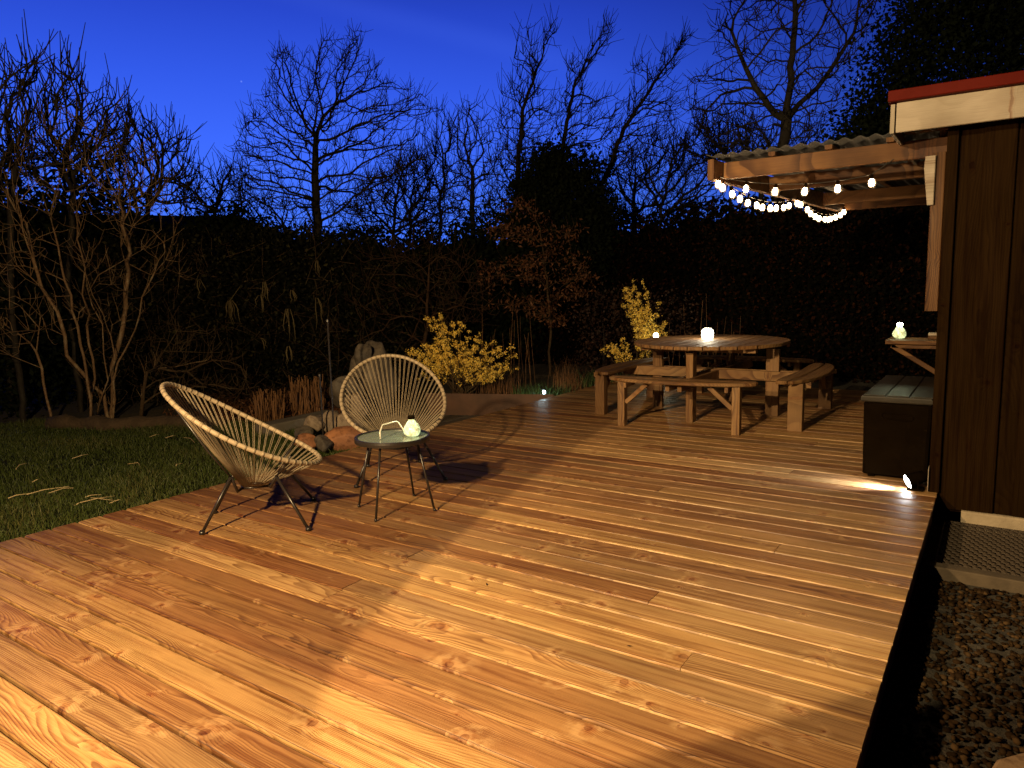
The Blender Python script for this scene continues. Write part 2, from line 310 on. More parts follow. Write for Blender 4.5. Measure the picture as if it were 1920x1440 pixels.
class MB:
    """collects shapes; build() links them as ONE mesh object"""
    def __init__(s, mat=None): s.V = []; s.F = []; s.g = []; s.r = []; s.e = []
    def _add(s, V, Fc, g=None, r=None, e=None):
        b = len(s.V); s.V += [tuple(map(float, v)) for v in V]; s.F += [[b + i for i in f] for f in Fc]
        s.g += list(g) if g is not None else [tuple(v) for v in V]; r = rnd.random() if r is None else r; s.r += [r] * len(V); s.e += list(e) if e is not None else [0.0] * len(V)
    def beam(s, p0, p1, w, h, up=(0, 0, 1), ch=.004, r=None, top_only=False):
        """board from p0 to p1 (centre line), w across, h in the up direction"""
        p0 = Vector(p0); p1 = Vector(p1); d = p1 - p0; L = d.length; d.normalize()
        up = Vector(up); sd = d.cross(up).normalized(); up = sd.cross(d).normalized()
        a, b = w / 2, h / 2; c = min(ch, a * .8, b * .8)
        if c > 0: pr = [(-a, -b + c), (-a, b - c), (-a + c * .3, b - c * .3), (-a + c, b), (a - c, b), (a - c * .3, b - c * .3), (a, b - c), (a, -b + c), (a - c, -b), (-a + c, -b)]
        else: pr = [(-a, -b), (-a, b), (a, b), (a, -b)]
        n = len(pr); off = (rnd.uniform(0, 40), rnd.uniform(0, 40), rnd.uniform(0, 9)); V = []; g = []; ee = []
        for t, p in ((0, p0), (L, p1)):
            for x, y in pr:
                V.append(p + sd * x + up * y); g.append((off[0] + t, off[1] + x, off[2] + y)); ee.append(x / a)
        Fc = [[i, (i + 1) % n, n + (i + 1) % n, n + i] for i in range(n)] + [list(range(n))[::-1], list(range(n, 2 * n))]
        s._add(V, Fc, g, r, ee)
    def slab(s, pts, z0, z1, axis=0, r=None, ch=.004):
        """extruded polygon (ccw list of xy), grain along axis 0=x 1=y or an angle"""
        c = np.mean(pts, 0); n = len(pts); P = np.array(pts, float)
        nrm = []
        for i in range(n):
            e = P[(i + 1) % n] - P[i - 1]; nn = np.array([e[1], -e[0]]); nrm.append(nn / (np.linalg.norm(nn) + 1e-9))
        nrm = np.array(nrm); Pi = P - nrm * ch
        off = (rnd.uniform(0, 40), rnd.uniform(0, 40), rnd.uniform(0, 9)); V = []; g = []
        ca, sa = (1, 0) if axis == 0 else ((0, 1) if axis == 1 else (math.cos(axis), math.sin(axis)))
        for Q, z in ((Pi, z0), (P, z0 + ch), (P, z1 - ch), (Pi, z1)):
            for x, y in Q:
                V.append((x, y, z)); g.append((off[0] + x * ca + y * sa, off[1] - x * sa + y * ca, off[2] + z))
        Fc = [list(range(n))[::-1], list(range(3 * n, 4 * n))]
        for k in range(3):
            Fc += [[k * n + i, k * n + (i + 1) % n, (k + 1) * n + (i + 1) % n, (k + 1) * n + i] for i in range(n)]
        s._add(V, Fc, g, r)
    def tube(s, pts, rad, n=8, caps=True, closed=False, r=None):
        pts = [Vector(p) for p in pts]; k = len(pts); rad = rad if isinstance(rad, (list, tuple, np.ndarray)) else [rad] * k
        V = []; u = None
        for i, p in enumerate(pts):
            if closed: t = pts[(i + 1) % k] - pts[i - 1]
            else: t = pts[min(i + 1, k - 1)] - pts[max(i - 1, 0)]
            t.normalize()
            if u is None: u = t.orthogonal().normalized()
            u = (u - t * u.dot(t)).normalized(); v = t.cross(u)
            for j in range(n):
                a = 2 * math.pi * j / n; V.append(p + (u * math.cos(a) + v * math.sin(a)) * rad[i])
        Fc = []
        for i in range(k if closed else k - 1):
            for j in range(n):
                a, b = i * n, ((i + 1) % k) * n; Fc.append([a + j, a + (j + 1) % n, b + (j + 1) % n, b + j])
        if caps and not closed: Fc += [list(range(n))[::-1], list(range((k - 1) * n, k * n))]
        s._add(V, Fc, None, r)
    def lathe(s, prof, c=(0, 0, 0), n=24, ax=None, r=None):
        """profile [(radius, z)...] spun about z (or axis ax) at c"""
        V = []; Fc = []; q = Vector((0, 0, 1)).rotation_difference(Vector(ax)).to_matrix() if ax is not None else None
        for rr, z in prof:
            for j in range(n):
                a = 2 * math.pi * j / n; v = Vector((rr * math.cos(a), rr * math.sin(a), z))
                if q: v = q @ v
                V.append(v + Vector(c))
        for i in range(len(prof) - 1):
            for j in range(n): Fc.append([i * n + j, i * n + (j + 1) % n, (i + 1) * n + (j + 1) % n, (i + 1) * n + j])
        Fc += [list(range(n))[::-1], list(range((len(prof) - 1) * n, len(prof) * n))]
        s._add(V, Fc, None, r)
    def build(s, name, mat, parent=None, smooth=False):
        o = mesh_obj(name, s.V, s.F, mat, parent, s.g, s.r, smooth)
        q = o.data.attributes.new('ec', 'FLOAT', 'POINT'); q.data.foreach_set('value', np.asarray(s.e, np.float32)); return o
def leaf_quads(C, size, nrm=None, jit=.4, aspect=.6, seed=0, fold=True, down=0.0):
    """many small leaf shapes (bent diamonds) centred at C; returns V, F, rb"""
    r = np.random.default_rng(seed); n = len(C)
    d = r.normal(size=(n, 3)); d[:, 2] -= down; d /= np.linalg.norm(d, axis=1)[:, None]
    e = r.normal(size=(n, 3)); e -= (e * d).sum(1)[:, None] * d; e /= np.linalg.norm(e, axis=1)[:, None]
    k = np.cross(d, e); s = (size * (1 + jit * r.uniform(-1, 1, n)))[:, None]
    V = np.stack([C - d * s, C + e * s * aspect + k * s * .15, C + d * s, C - e * s * aspect + k * s * .15], 1).reshape(-1, 3)
    Fc = np.arange(4 * n).reshape(-1, 4)
    return V, Fc, np.repeat(r.random(n), 4)
def join_leaves(parts):
    V = []; Fc = []; R = []; b = 0
    for v, f, r in parts: V.append(v); Fc += (np.asarray(f) + b).tolist(); R.append(r); b += len(v)
    return np.concatenate(V), Fc, np.concatenate(R)

# ================================================================== GROUND
def smooth01(t): t = min(max(t, 0), 1); return t * t * (3 - 2 * t)
def gz(x, y):
    """height of the ground sheet"""
    z = -.10
    if x > -4.6 and y < 9.2: z = -.30                                    # under the deck
    if x > -.75 and y < 5.0 and x > -.75: z = -.17                       # gravel side
    if -6.0 < x <= -4.2 and 5.0 < y < 7.17 + (x + 5.7) * .40: z = -.42    # sunken strip before the steel edging
    if x < -8.3 or y > 9.5: z += .05
    return z
xs = sorted(set([-400, -150, -60, -30, -20, -15, -12] + list(np.round(np.arange(-10, 4.01, .1), 2)) + [5, 8, 15, 30, 80, 400]))
ys = sorted(set([-300, -60, -15, -6, -3] + list(np.round(np.arange(-2, 12.01, .1), 2)) + [13, 15, 20, 30, 60, 150, 500]))
V = []; Fc = []
for j, y in enumerate(ys):
    for i, x in enumerate(xs):
        V.append((x, y, gz(x, y)))
nx = len(xs)
for j in range(len(ys) - 1):
    for i in range(nx - 1): Fc.append([j * nx + i, j * nx + i + 1, (j + 1) * nx + i + 1, (j + 1) * nx + i])
tag(mesh_obj('ground', V, Fc, M['soil'], smooth=False), 'dark leafy soil under the trees and shrubs', None, None, 'structure')

# lawn ---------------------------------------------------------------
def lawn_edge(y):   # how far left the grass reaches
    return -8.9 + .25 * math.sin(y * 1.7) if y < 3.6 else -8.9 + (y - 3.6) * 2.3
V = []; Fc = []; n1_, n2_ = 60, 40
for j in range(n2_ + 1):
    y = -1.5 + 6.3 * j / n2_
    for i in range(n1_ + 1):
        xl = min(lawn_edge(y), -4.5); x = xl + (-4.455 - xl) * i / n1_
        e = smooth01((x - xl) / .5)
        V.append((x, y, -.085 + .035 * e + .018 * math.sin(x * 2.3 + y) * math.sin(y * 1.9)))
for j in range(n2_):
    for i in range(n1_): a = j * (n1_ + 1) + i; Fc.append([a, a + 1, a + n1_ + 2, a + n1_ + 1])
tag(mesh_obj('lawn', V, Fc, M['lawn'], smooth=True), 'short green lawn left of the deck', None, None, 'structure')
# grass blades
nb = 90000
yy = rng.uniform(.6, 4.9, nb * 2); xx = rng.uniform(-9.3, -4.44, nb * 2)
ed = np.array([min(lawn_edge(v), -4.5) for v in yy]); keep = xx > ed + rng.exponential(.06, nb * 2); xx = xx[keep][:nb]; yy = yy[keep][:nb]; nb = len(xx)
patch = .5 + .5 * np.sin(xx * 3.1 + np.sin(yy * 2.7) * 2) * np.sin(yy * 3.7 + xx)
hh = rng.uniform(.018, .05, nb) * (.6 + .7 * patch) + (rng.random(nb) < .04) * .04
ang = rng.uniform(0, 2 * np.pi, nb); wd = rng.uniform(.0015, .003, nb); ln = rng.uniform(.1, 1.0, nb) * hh; la = rng.uniform(0, 2 * np.pi, nb)
zz = -.055 + .018 * np.sin(xx * 2.3 + yy) * np.sin(yy * 1.9)
B = np.stack([xx, yy, zz], 1); S = np.stack([np.cos(ang), np.sin(ang), 0 * ang], 1) * wd[:, None]
T = B + np.stack([np.cos(la) * ln, np.sin(la) * ln, hh], 1); Mi = B + np.stack([np.cos(la) * ln * .3, np.sin(la) * ln * .3, hh * .6], 1)
V = np.stack([B - S, B + S, Mi + S * .8, Mi - S * .8, T], 1).reshape(-1, 3)
ix = np.arange(nb)[:, None] * 5
Fc = (ix + [0, 1, 2, 3]).tolist() + (ix + [3, 2, 4]).tolist()
tag(mesh_obj('grass', V, Fc, M['grass'], rb=np.repeat(np.clip(rng.random(nb) * .6 + patch * .4, 0, 1), 5)), 'short green grass growing beside the deck', None, None, 'stuff')
# dry stalks lying on the lawn
mb = MB()
for (a, b) in [((15, 935), (60, 925)), ((50, 928), (130, 912)), ((90, 925), (138, 915)), ((135, 860), (165, 853)), ((150, 945), (215, 930)), ((160, 932), (190, 928)), ((170, 935), (220, 940)), ((30, 880), (50, 870)),
               ((280, 820), (300, 815)), ((310, 822), (330, 818)), ((345, 822), (365, 830)), ((205, 945), (230, 938)), ((140, 950), (150, 946)), ((60, 905), (75, 900)), ((240, 870), (262, 874)), ((330, 875), (342, 870))]:
    def gp(p): v = R_ @ np.array([p[0] - 960, -(p[1] - 720), -F_]); t = (-.025 - H) / v[2]; return Vector((v[0] * t, v[1] * t, -.025 + rnd.uniform(0, .01)))
    p, q = gp(a), gp(b); mid = (p + q) / 2 + Vector((rnd.uniform(-.03, .03), rnd.uniform(-.03, .03), .012)); mb.tube([p, mid, q], [.003, .0028, .0015], 4)
tag(mb.build('dry_stalks', M['straw']), 'dry pale stalks and straw lying scattered on the lawn', None, None, 'stuff')

# ================================================================== DECK
deck = thing('deck', 'large terrace of ribbed pine boards', None); del deck['label']; deck['kind'] = 'structure'; deck['label'] = 'large terrace of pine boards with rounded edges'
XL, XR, Y0, Y1 = -4.43, -.25, -1.6, 9.4; pitch = .1415; bw = .1315
mb = MB(); y = Y0; row = 0
seams = [-1.75, -3.1, -2.4, -.95]
while y < Y1:
    xr = XR if y < 4.93 else -.31
    js = [XL + rnd.uniform(-.001, .001)]
    if rnd.random() < .5:
        js += [rnd.choice([-3.55, -2.95, -2.35, -1.75, -1.15, -.85]) + rnd.uniform(-.02, .02)]
    js += [xr + rnd.uniform(-.0008, .0008)]
    for a, b in zip(js[:-1], js[1:]):
        dz = rnd.uniform(-.0012, .0012)
        mb.beam((a + .0012, y + bw / 2, -.014 + dz), (b - .0012, y + bw / 2, -.014 + dz), bw, .028, ch=.0085)
    y += pitch; row += 1
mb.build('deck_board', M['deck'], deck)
mb = MB()
mb.beam((XR - .03, Y0, -.098), (XR - .03, 4.92, -.098), .03, .135, ch=.003); mb.beam((XL + .03, Y0, -.095), (XL + .03, Y1, -.095), .03, .125, ch=.003)
for k in range(9): mb.beam((XL + .2 + k * .46, Y0, -.10), (XL + .2 + k * .46, Y1 - .02, -.10), .045, .14, ch=0)
mb.build('deck_frame', M['old_wood'], deck)
# little leaves / specks lying on the deck
sp = []
for px, py in ((940, 1033), (1255, 1375), (1320, 1125), (768, 1160), (1085, 1040), (912, 1095), (1390, 1010), (1180, 1210)):
    v = R_ @ np.array([px - 960, -(py - 720), -F_]); t = (.004 - H) / v[2]; sp.append((v[0] * t, v[1] * t, .004))
Vv, Ff, Rr = leaf_quads(np.array(sp), .012, seed=3, aspect=.35); Vv[:, 2] = .003 + np.abs(Vv[:, 2] - .004) * .15
tag(mesh_obj('fallen_leaves', Vv, Ff, M['leaf_red'], rb=Rr), 'few tiny dark fallen leaves on the deck boards', None, None, 'stuff')

# ================================================================== right hand ground: gravel, kerb, mat
np_ = 5200
ico = [(0, 0, 1), (.89, 0, .45), (.28, .85, .45), (-.72, .53, .45), (-.72, -.53, .45), (.28, -.85, .45), (.72, .53, -.45), (-.28, .85, -.45), (-.89, 0, -.45), (-.28, -.85, -.45), (.72, -.53, -.45), (0, 0, -1)]
icf = [(0, 1, 2), (0, 2, 3), (0, 3, 4), (0, 4, 5), (0, 5, 1), (1, 6, 2), (2, 7, 3), (3, 8, 4), (4, 9, 5), (5, 10, 1), (1, 10, 6), (2, 6, 7), (3, 7, 8), (4, 8, 9), (5, 9, 10), (11, 7, 6), (11, 8, 7), (11, 9, 8), (11, 10, 9), (11, 6, 10)]
ico = np.array(ico)
px_ = rng.uniform(-.23, .75, np_); py_ = rng.uniform(1.5, 3.95, np_)
Vv = []; Ff = []; Rr = []
for i in range(np_):
    s = rng.uniform(.006, .017) * np.array([1, rng.uniform(.6, .95), rng.uniform(.45, .8)]); q = Matrix.Rotation(rng.uniform(0, 6.28), 3, 'Z') @ Matrix.Rotation(rng.uniform(-.4, .4), 3, 'X')
    v = (ico * (1 + rng.uniform(-.15, .15, (12, 1))) * s) @ np.array(q).T + [px_[i], py_[i], -.17 + rng.uniform(0, .012)]
    Vv.append(v); Ff += (np.array(icf) + 12 * i).tolist(); Rr += [rng.random()] * 12
tag(mesh_obj('gravel', np.concatenate(Vv), Ff, M['pebble'], rb=Rr, smooth=True), 'brown gravel strip between the deck and the shed', None, None, 'stuff')
mb = MB()
for a, b in ((-.215, .245), (.25, .71), (.715, 1.2)): mb.beam((a, 4.01, -.15), (b, 4.01 - .002, -.15), .075, .085, ch=.006)
tag(mb.build('concrete_kerb', M['concrete']), 'low pale concrete kerb between the gravel and the rubber mat', 'kerb')
# rubber ring mat: open grid
mat = thing('door_mat', 'dark open-grid rubber mat at the foot of the shed wall', 'mat')
mb = MB(); z0, z1 = -.165, -.145; x0, x1, yy0, yy1 = -.20, .80, 4.08, 4.93
nxm, nym = 25, 22
for j in range(nym):
    for i in range(nxm):
        cx = x0 + .02 + i * (x1 - x0 - .04) / (nxm - 1) + (.5 if j % 2 else 0) * .04; cy = yy0 + .02 + j * (yy1 - yy0 - .04) / (nym - 1)
        s_ = .017
        mb.tube([(cx - s_, cy + s_, z1 - .004), (cx + s_, cy - s_, z1 - .004)], .0048, 4)
        mb.tube([(cx - s_, cy - s_ * .2, z1 - .006), (cx + s_, cy - s_ * .2, z1 - .006)], .0042, 4)
        mb.tube([(cx, cy - s_, z1 - .002), (cx + .002, cy + s_, z1 - .002)], .003, 4)
mb.build('mat_grid', M['rubber'], mat)
mb = MB(); mb.tube([(x0, yy0, z1 - .006), (x1 + .04, yy0, z1 - .006), (x1 + .04, yy1, z1 - .006), (x0, yy1, z1 - .006)], .007, 6, closed=True); mb.build('mat_border', M['rubber'], mat)
mb = MB(); mb.slab([(.035, 2.30), (.10, 2.12), (.34, 2.06), (.62, 2.15), (.66, 2.45), (.40, 2.62), (.17, 2.56), (.07, 2.44)], -.19, -.12, ch=.012)
tag(mb.build('flagstone', M['rock_tan']), 'tan flat stone in the gravel at the bottom corner', 'paving stone')

# ================================================================== SHED
shed = thing('shed', 'dark board-clad shed with white fascia and red roof edge', 'shed', (-.3, 5, 0))
def local(mb, o):   # move world coordinates into the thing's frame
    L = Vector(o.location); mb.V = [(v[0] - L.x, v[1] - L.y, v[2] - L.z) for v in mb.V]; return mb
mb = MB()
mb.beam((1.62, 5.06, 1.03), (1.62, 9.6, 1.03), 3.80, 2.30, ch=0)        # core of the building
local(mb, shed).build('wall', M['dark_clad'], shed)
mb = MB(); x = -.3 + .055; k = 0
while x < 3.4:                                                          # board on board cladding
    mb.beam((x + .08, 5.045, -.10), (x + .08, 5.045, 2.26), .155, .022, up=(0, 1, 0), ch=.003)
    mb.beam((x + .205, 5.021, -.10), (x + .205, 5.021, 2.26), .155, .022, up=(0, 1, 0), ch=.004)
    x += .25; k += 1
yy_ = 5.1
while yy_ < 9.6:
    mb.beam((-.290, yy_ + .07, -.10), (-.290, yy_ + .07, 2.26), .135, .02, up=(1, 0, 0), ch=.003); yy_ += .14
local(mb, shed).build('cladding', M['dark_clad'], shed)
mb = MB(); mb.beam((-.271, 5.025, 0.004), (-.271, 5.025, 2.27), .058, .055, up=(0, 1, 0), ch=.003)
local(mb, shed).build('corner_post', M['dark_clad'], shed)
mb = MB()
mb.beam((-.12, 5.01, -.15), (3.4, 5.01, -.15), .04, .12, ch=.012)
local(mb, shed).build('foundation', M['render_wall'], shed)
mb = MB(); mb.beam((-.545, 4.79, 2.224), (3.8, 4.79, 2.224), .024, .163, ch=.003)
local(mb, shed).build('fascia', M['white_paint'], shed)
mb = MB(); mb.beam((-.563, 4.765, 2.218), (-.563, 9.8, 2.218), .022, .16, ch=.003)
local(mb, shed).build('side_fascia', M['white_paint'], shed)
mb = MB(); mb.beam((-.585, 4.77, 2.338), (3.9, 4.77, 2.338), .085, .06, ch=.004); mb.beam((-.57, 4.82, 2.338), (-.57, 9.8, 2.338), .04, .06, ch=.004)
local(mb, shed).build('roof_edge', M['red'], shed)
mb = MB(); mb.beam((1.6, 4.83, 2.345), (1.6, 9.8, 2.345), 4.3, .03, ch=0)
local(mb, shed).build('roof', M['roof_dark'], shed)
mb = MB(); mb.beam((1.62, 4.81, 2.285), (1.62, 9.7, 2.285), 4.28, .02, ch=0)
local(mb, shed).build('soffit', M['dark_clad'], shed)
for k in range(7):
    mb = MB(); mb.beam((-.54, 5.2 + k * .62, 2.235), (-.29, 5.2 + k * .62, 2.235), .045, .075); local(mb, shed).build('rafter', M['post_wood'], shed)

# ================================================================== PERGOLA on the shed's side wall
perg = thing('pergola', 'wooden lean-to pergola roof with corrugated sheet beside the shed', 'pergola', (-.3, 5.2, 0))
bm = [(5.25, -1.68), (6.19, -1.625), (7.66, -1.51), (8.40, -1.42)]
for k, (yb, xl) in enumerate(bm):
    mb = MB(); mb.beam((xl + .0, yb, 2.105), (-.312, yb, 2.105), .045, .115, ch=.004, r=.3 + .15 * k); local(mb, perg).build('beam', M['post_wood'], perg)
mb = MB(); mb.beam((-1.725, 5.08, 2.10), (-1.42, 8.55, 2.10), .045, .14, ch=.004); local(mb, perg).build('edge_beam', M['post_wood'], perg)
mb = MB(); mb.beam((-.337, 5.28, 2.19), (-.337, 8.5, 2.19), .048, .05, ch=.004); local(mb, perg).build('wall_plate', M['post_wood'], perg)
for xb in (-.62, -.98, -1.34):
    mb = MB(); mb.beam((xb, 5.19, 2.178), (xb + .1, 8.5, 2.178), .045, .028, ch=.003); local(mb, perg).build('batten', M['post_wood'], perg)
# corrugated sheet, waves across x
V = []; Fc = []; gx = 260
for j in range(2):
    for s_ in (0, 1):
        for i in range(gx + 1):
            x = -1.78 + i * (1.45) / gx; yv = 5.14 if j == 0 else 8.6
            V.append((x + .3 + (.3 if j else 0) * (1 - i / gx), yv - 5.2, 2.205 + .0085 * math.sin((x) / .090 * 2 * math.pi) + s_ * .003))
n_ = gx + 1
for i in range(gx):
    Fc += [[i, i + 1, 2 * n_ + i + 1, 2 * n_ + i], [n_ + i, 3 * n_ + i, 3 * n_ + i + 1, n_ + i + 1], [i, n_ + i, n_ + i + 1, i + 1], [2 * n_ + i, 2 * n_ + i + 1, 3 * n_ + i + 1, 3 * n_ + i]]
mesh_obj('roof_sheet', V, Fc, M['corrugated'], perg, smooth=True)
mb = MB(); mb.beam((-.345, 5.16, 1.11), (-.345, 5.16, 2.06), .07, .06, up=(0, 1, 0), ch=.004); local(mb, perg).build('post', M['post_wood'], perg)
mb = MB(); mb.slab([(0, 0), (.035, 0), (.035, .29), (-.02, .29), (-.025, .22)], -.022, .022); 
mb.V = [(v[0] - .075 - .02, v[2] - .075, v[1] + 1.75) for v in mb.V]; mb.build('bracket', M['white_paint'], perg)

# ------------------------------------------------------------------ string lights
sl = thing('string_lights', 'warm glowing string of caged bulbs looped under the pergola', 'string lights', (-1.7, 5.2, 2.05))
def cat(p, q, sag, n):
    p = np.array(p); q = np.array(q); return [p + (q - p) * t - np.array([0, 0, sag * 4 * t * (1 - t)]) for t in np.linspace(0, 1, n)]
runs = [cat((-1.70, 5.17, 2.06), (-.72, 5.20, 1.975), .055, 25), cat((-1.70, 5.17, 2.06), (-1.54, 6.95, 2.075), .105, 31), cat((-1.54, 6.95, 2.075), (-1.40, 8.40, 2.10), .125, 31)]
mbw = MB(); bulbs = []
for ri, rr in enumerate(runs):
    mbw.tube(rr, .0028, 5)
    if ri == 0: mbw.tube([rr[-1], (-.60, 5.22, 2.06)], .0028, 5)
    nbulb = (6, 11, 11)[ri]
    for k in range(nbulb):
        t = (k + (.0 if ri == 0 else .45)) / (nbulb - (1 if ri == 0 else 0)) * (len(rr) - 1) if ri == 0 else (k + .5) / nbulb * (len(rr) - 1)
        a = int(min(t, len(rr) - 2)); p = rr[a] + (rr[a + 1] - rr[a]) * (t - a); bulbs.append(p)
mbw = local(mbw, sl); mbw.build('cable', M['wire'], sl)
proto = None
for p in bulbs:
    loc = (p[0] + 1.7 + rnd.uniform(-.004, .004), p[1] - 5.2, p[2] - 2.05)
    if proto is None:
        mb = MB(); mb.lathe([(.005, -.074), (.014, -.070), (.0175, -.057), (.015, -.038), (.008, -.024)], n=10); b = mb.build('bulb', M['filament'], sl, True)
        mb = MB(); mb.lathe([(.010, -.027), (.011, -.006), (.006, .002)], n=10); c = mb.build('cap', M['black_plastic'], b)
        mb = MB()
        for k in range(6):
            a = k * math.pi / 3; mb.tube([(math.cos(a) * r_, math.sin(a) * r_, z_) for r_, z_ in ((.009, -.02), (.025, -.034), (.027, -.058), (.021, -.078), (.004, -.086))], .0011, 4)
        d = mb.build('cage', M['wire'], b); proto = (b, c, d)
        b.location = loc
    else:
        b = proto[0].copy(); COL.objects.link(b); b.parent = sl; b.location = loc
        for q in proto[1:]: e = q.copy(); COL.objects.link(e); e.parent = b
        b.rotation_euler = (rnd.uniform(-.15, .15), rnd.uniform(-.15, .15), rnd.random())

# ================================================================== shelf on the wall, lamp
shf = thing('wall_shelf', 'small wooden shelf with a diagonal bracket on the shed side wall', 'shelf', (-.3, 6.3, .84))
mb = MB(); mb.beam((-.40, -.03, 0), (-.012, -.03, 0), .36, .03, ch=.003); mb.build('shelf_board', M['post_wood'], shf)
mb = MB(); mb.beam((-.36, -.15, -.028), (-.05, -.15, -.228), .035, .035); mb.build('brace', M['post_wood'], shf)
mb = MB(); mb.beam((-.36, -.15, -.034), (-.012, -.15, -.034), .035, .03); mb.build('bearer', M['post_wood'], shf)
def bulb_lamp(label, loc, rz=0, s=1.0, core=1.0, wire=False):
    t = thing('bulb_lamp', label, 'lamp', loc, rz)
    mb = MB(); mb.lathe([(r_ * s, z_ * s) for r_, z_ in ((.022, .0), (.040, .006), (.053, .026), (.056, .042), (.050, .062), (.036, .084), (.023, .102), (.019, .112))], n=28); mb.build('glass_bulb', M['jar_glow'], t, True)
    mb = MB(); mb.lathe([(r_ * s, z_ * s) for r_, z_ in ((.020, .112), (.022, .114), (.0225, .134), (.018, .138))], n=20); mb.build('cap', M['black_plastic'] if wire else M['jar_core'], t, True)
    if wire:
        mb = MB(); mb.tube([Vector(p) * s for p in ((-.20, -.055, .004), (-.202, -.035, .045), (-.185, -.01, .085), (-.10, .055, .093), (-.085, .06, .085), (-.05, .045, .03), (-.045, .04, .004))], .0042, 8); mb.build('handle', M['white_wire'], t, True)
    lp = bpy.data.lights.new('lamp_light', 'POINT'); lp.energy = core; lp.color = (.88, 1, .62); lp.shadow_soft_size = .04
    lo = bpy.data.objects.new('lamp_light', lp); lo.location = (0, 0, .15 * s); lo.parent = t; COL.objects.link(lo); lo.location = (0, 0, .19 * s)
    return t
bulb_lamp('glowing bulb-shaped glass lamp on the wall shelf', (-.625, 6.27, .856), s=.88, core=1.6)
bd = thing('tray', 'small wooden tray with a white rim on the wall shelf beside the shed', 'tray', (-.38, 6.33, .8555))
mb = MB(); mb.beam((-.05, 0, .012), (.05, 0, .012), .16, .022); mb.build('tray_base', M['post_wood'], bd)
mb = MB(); mb.beam((-.05, -.02, .036), (.05, -.02, .036), .10, .022, ch=.006); mb.build('tray_top', M['white_paint'], bd)

# ================================================================== storage box
box = thing('storage_box', 'black resin storage box with a grey lid against the shed wall', 'storage box', (-.52, 5.2, 0))
x0, x1, d0, d1 = -.195, .208, 0.0, 1.18
mb = MB(); mb.slab([(x0 + .006, d0 + .01), (x0 + .022, d0), (x1 - .022, d0), (x1 - .004, d0 + .012), (x1 - .004, d1), (x0 + .006, d1)], .022, .505, ch=.006)
mb.V = [(v[0] * (1 - .05 * (1 - v[2] / .5)), v[1], v[2]) for v in mb.V]; mb.build('body', M['black_plastic'], box)
mb = MB(); mb.slab([(x0 - .01, d0 - .012), (x1 + .0, d0 - .012), (x1 + .0, d1 + .01), (x0 - .01, d1 + .01)], .512, .55, ch=.008)
for k in range(3):
    xa = x0 + .004 + k * .136; mb.slab([(xa, d0 + .01), (xa + .128, d0 + .01), (xa + .128, d1 - .01), (xa, d1 - .01)], .5505, .557, ch=.003)
mb.build('lid', M['lid_plastic'], box)
mb = MB(); mb.tube([(-.075, -.004, .415), (-.08, -.004, .43), (-.07, -.004, .442), (.09, -.004, .436), (.105, -.004, .424), (.10, -.004, .408), (.09, -.004, .402), (-.065, -.004, .405)], .0045, 6, closed=True); mb.build('handle', M['black_plastic'], box)
for xx_ in (-.13, .13):
    mb = MB(); mb.beam((xx_ - .02, .05, .011), (xx_ + .02, .05, .011), .05, .022); mb.build('foot', M['black_plastic'], box)

# ================================================================== deck spotlight
spt = thing('deck_spotlight', 'small black spotlight throwing white light over the deck beside the storage box', 'spotlight', (-.385, 5.02, 0))
mb = MB(); ax = Vector((-.80, -.42, -.36)).normalized()
mb.lathe([(.008, -.075), (.034, -.068), (.040, -.03), (.046, .030), (.052, .038), (.046, .0385), (.040, .01)], (0, 0, .062), 20, ax=ax); mb.build('housing', M['black_plastic'], spt, True)
mb = MB(); mb.lathe([(.001, 0.042), (.030, .0405), (.0435, .034)], (0, 0, .062), 20, ax=ax); mb.build('lens', M['led_white'], spt)
mb = MB(); mb.slab([(-.03, -.045), (.06, -.045), (.06, .045), (-.03, .045)], 0.001, .014); mb.tube([(.03, -.035, .012), (.03, -.035, .07)], .004, 6); mb.build('base', M['black_plastic'], spt)
ls = bpy.data.lights.new('spot_light', 'SPOT'); ls.energy = 75; ls.color = (.90, .96, 1); ls.spot_size = math.radians(75); ls.spot_blend = .8; ls.shadow_soft_size = .02
lo = bpy.data.objects.new('spot_light', ls); lo.location = tuple(Vector((-.02, -.01, .095)) + ax * .045); look(lo, (-.95, -.05, -.42)); lo.parent = spt; COL.objects.link(lo)
lb = bpy.data.lights.new('back_light', 'POINT'); lb.energy = .35; lb.color = (.92, .97, 1); lb.shadow_soft_size = .01
lo = bpy.data.objects.new('back_light', lb); lo.location = (.055, .02, .10); lo.parent = spt; COL.objects.link(lo)
mb = MB(); mb.beam((-.3015, 5.0, .01), (-.3015, 5.0, .16), .004, .06, up=(0, 1, 0), ch=.001)
local(mb, shed).build('corner_reflection', M['white_paint'], shed)  # pale strip put in for the spotlight's reflection on the corner post

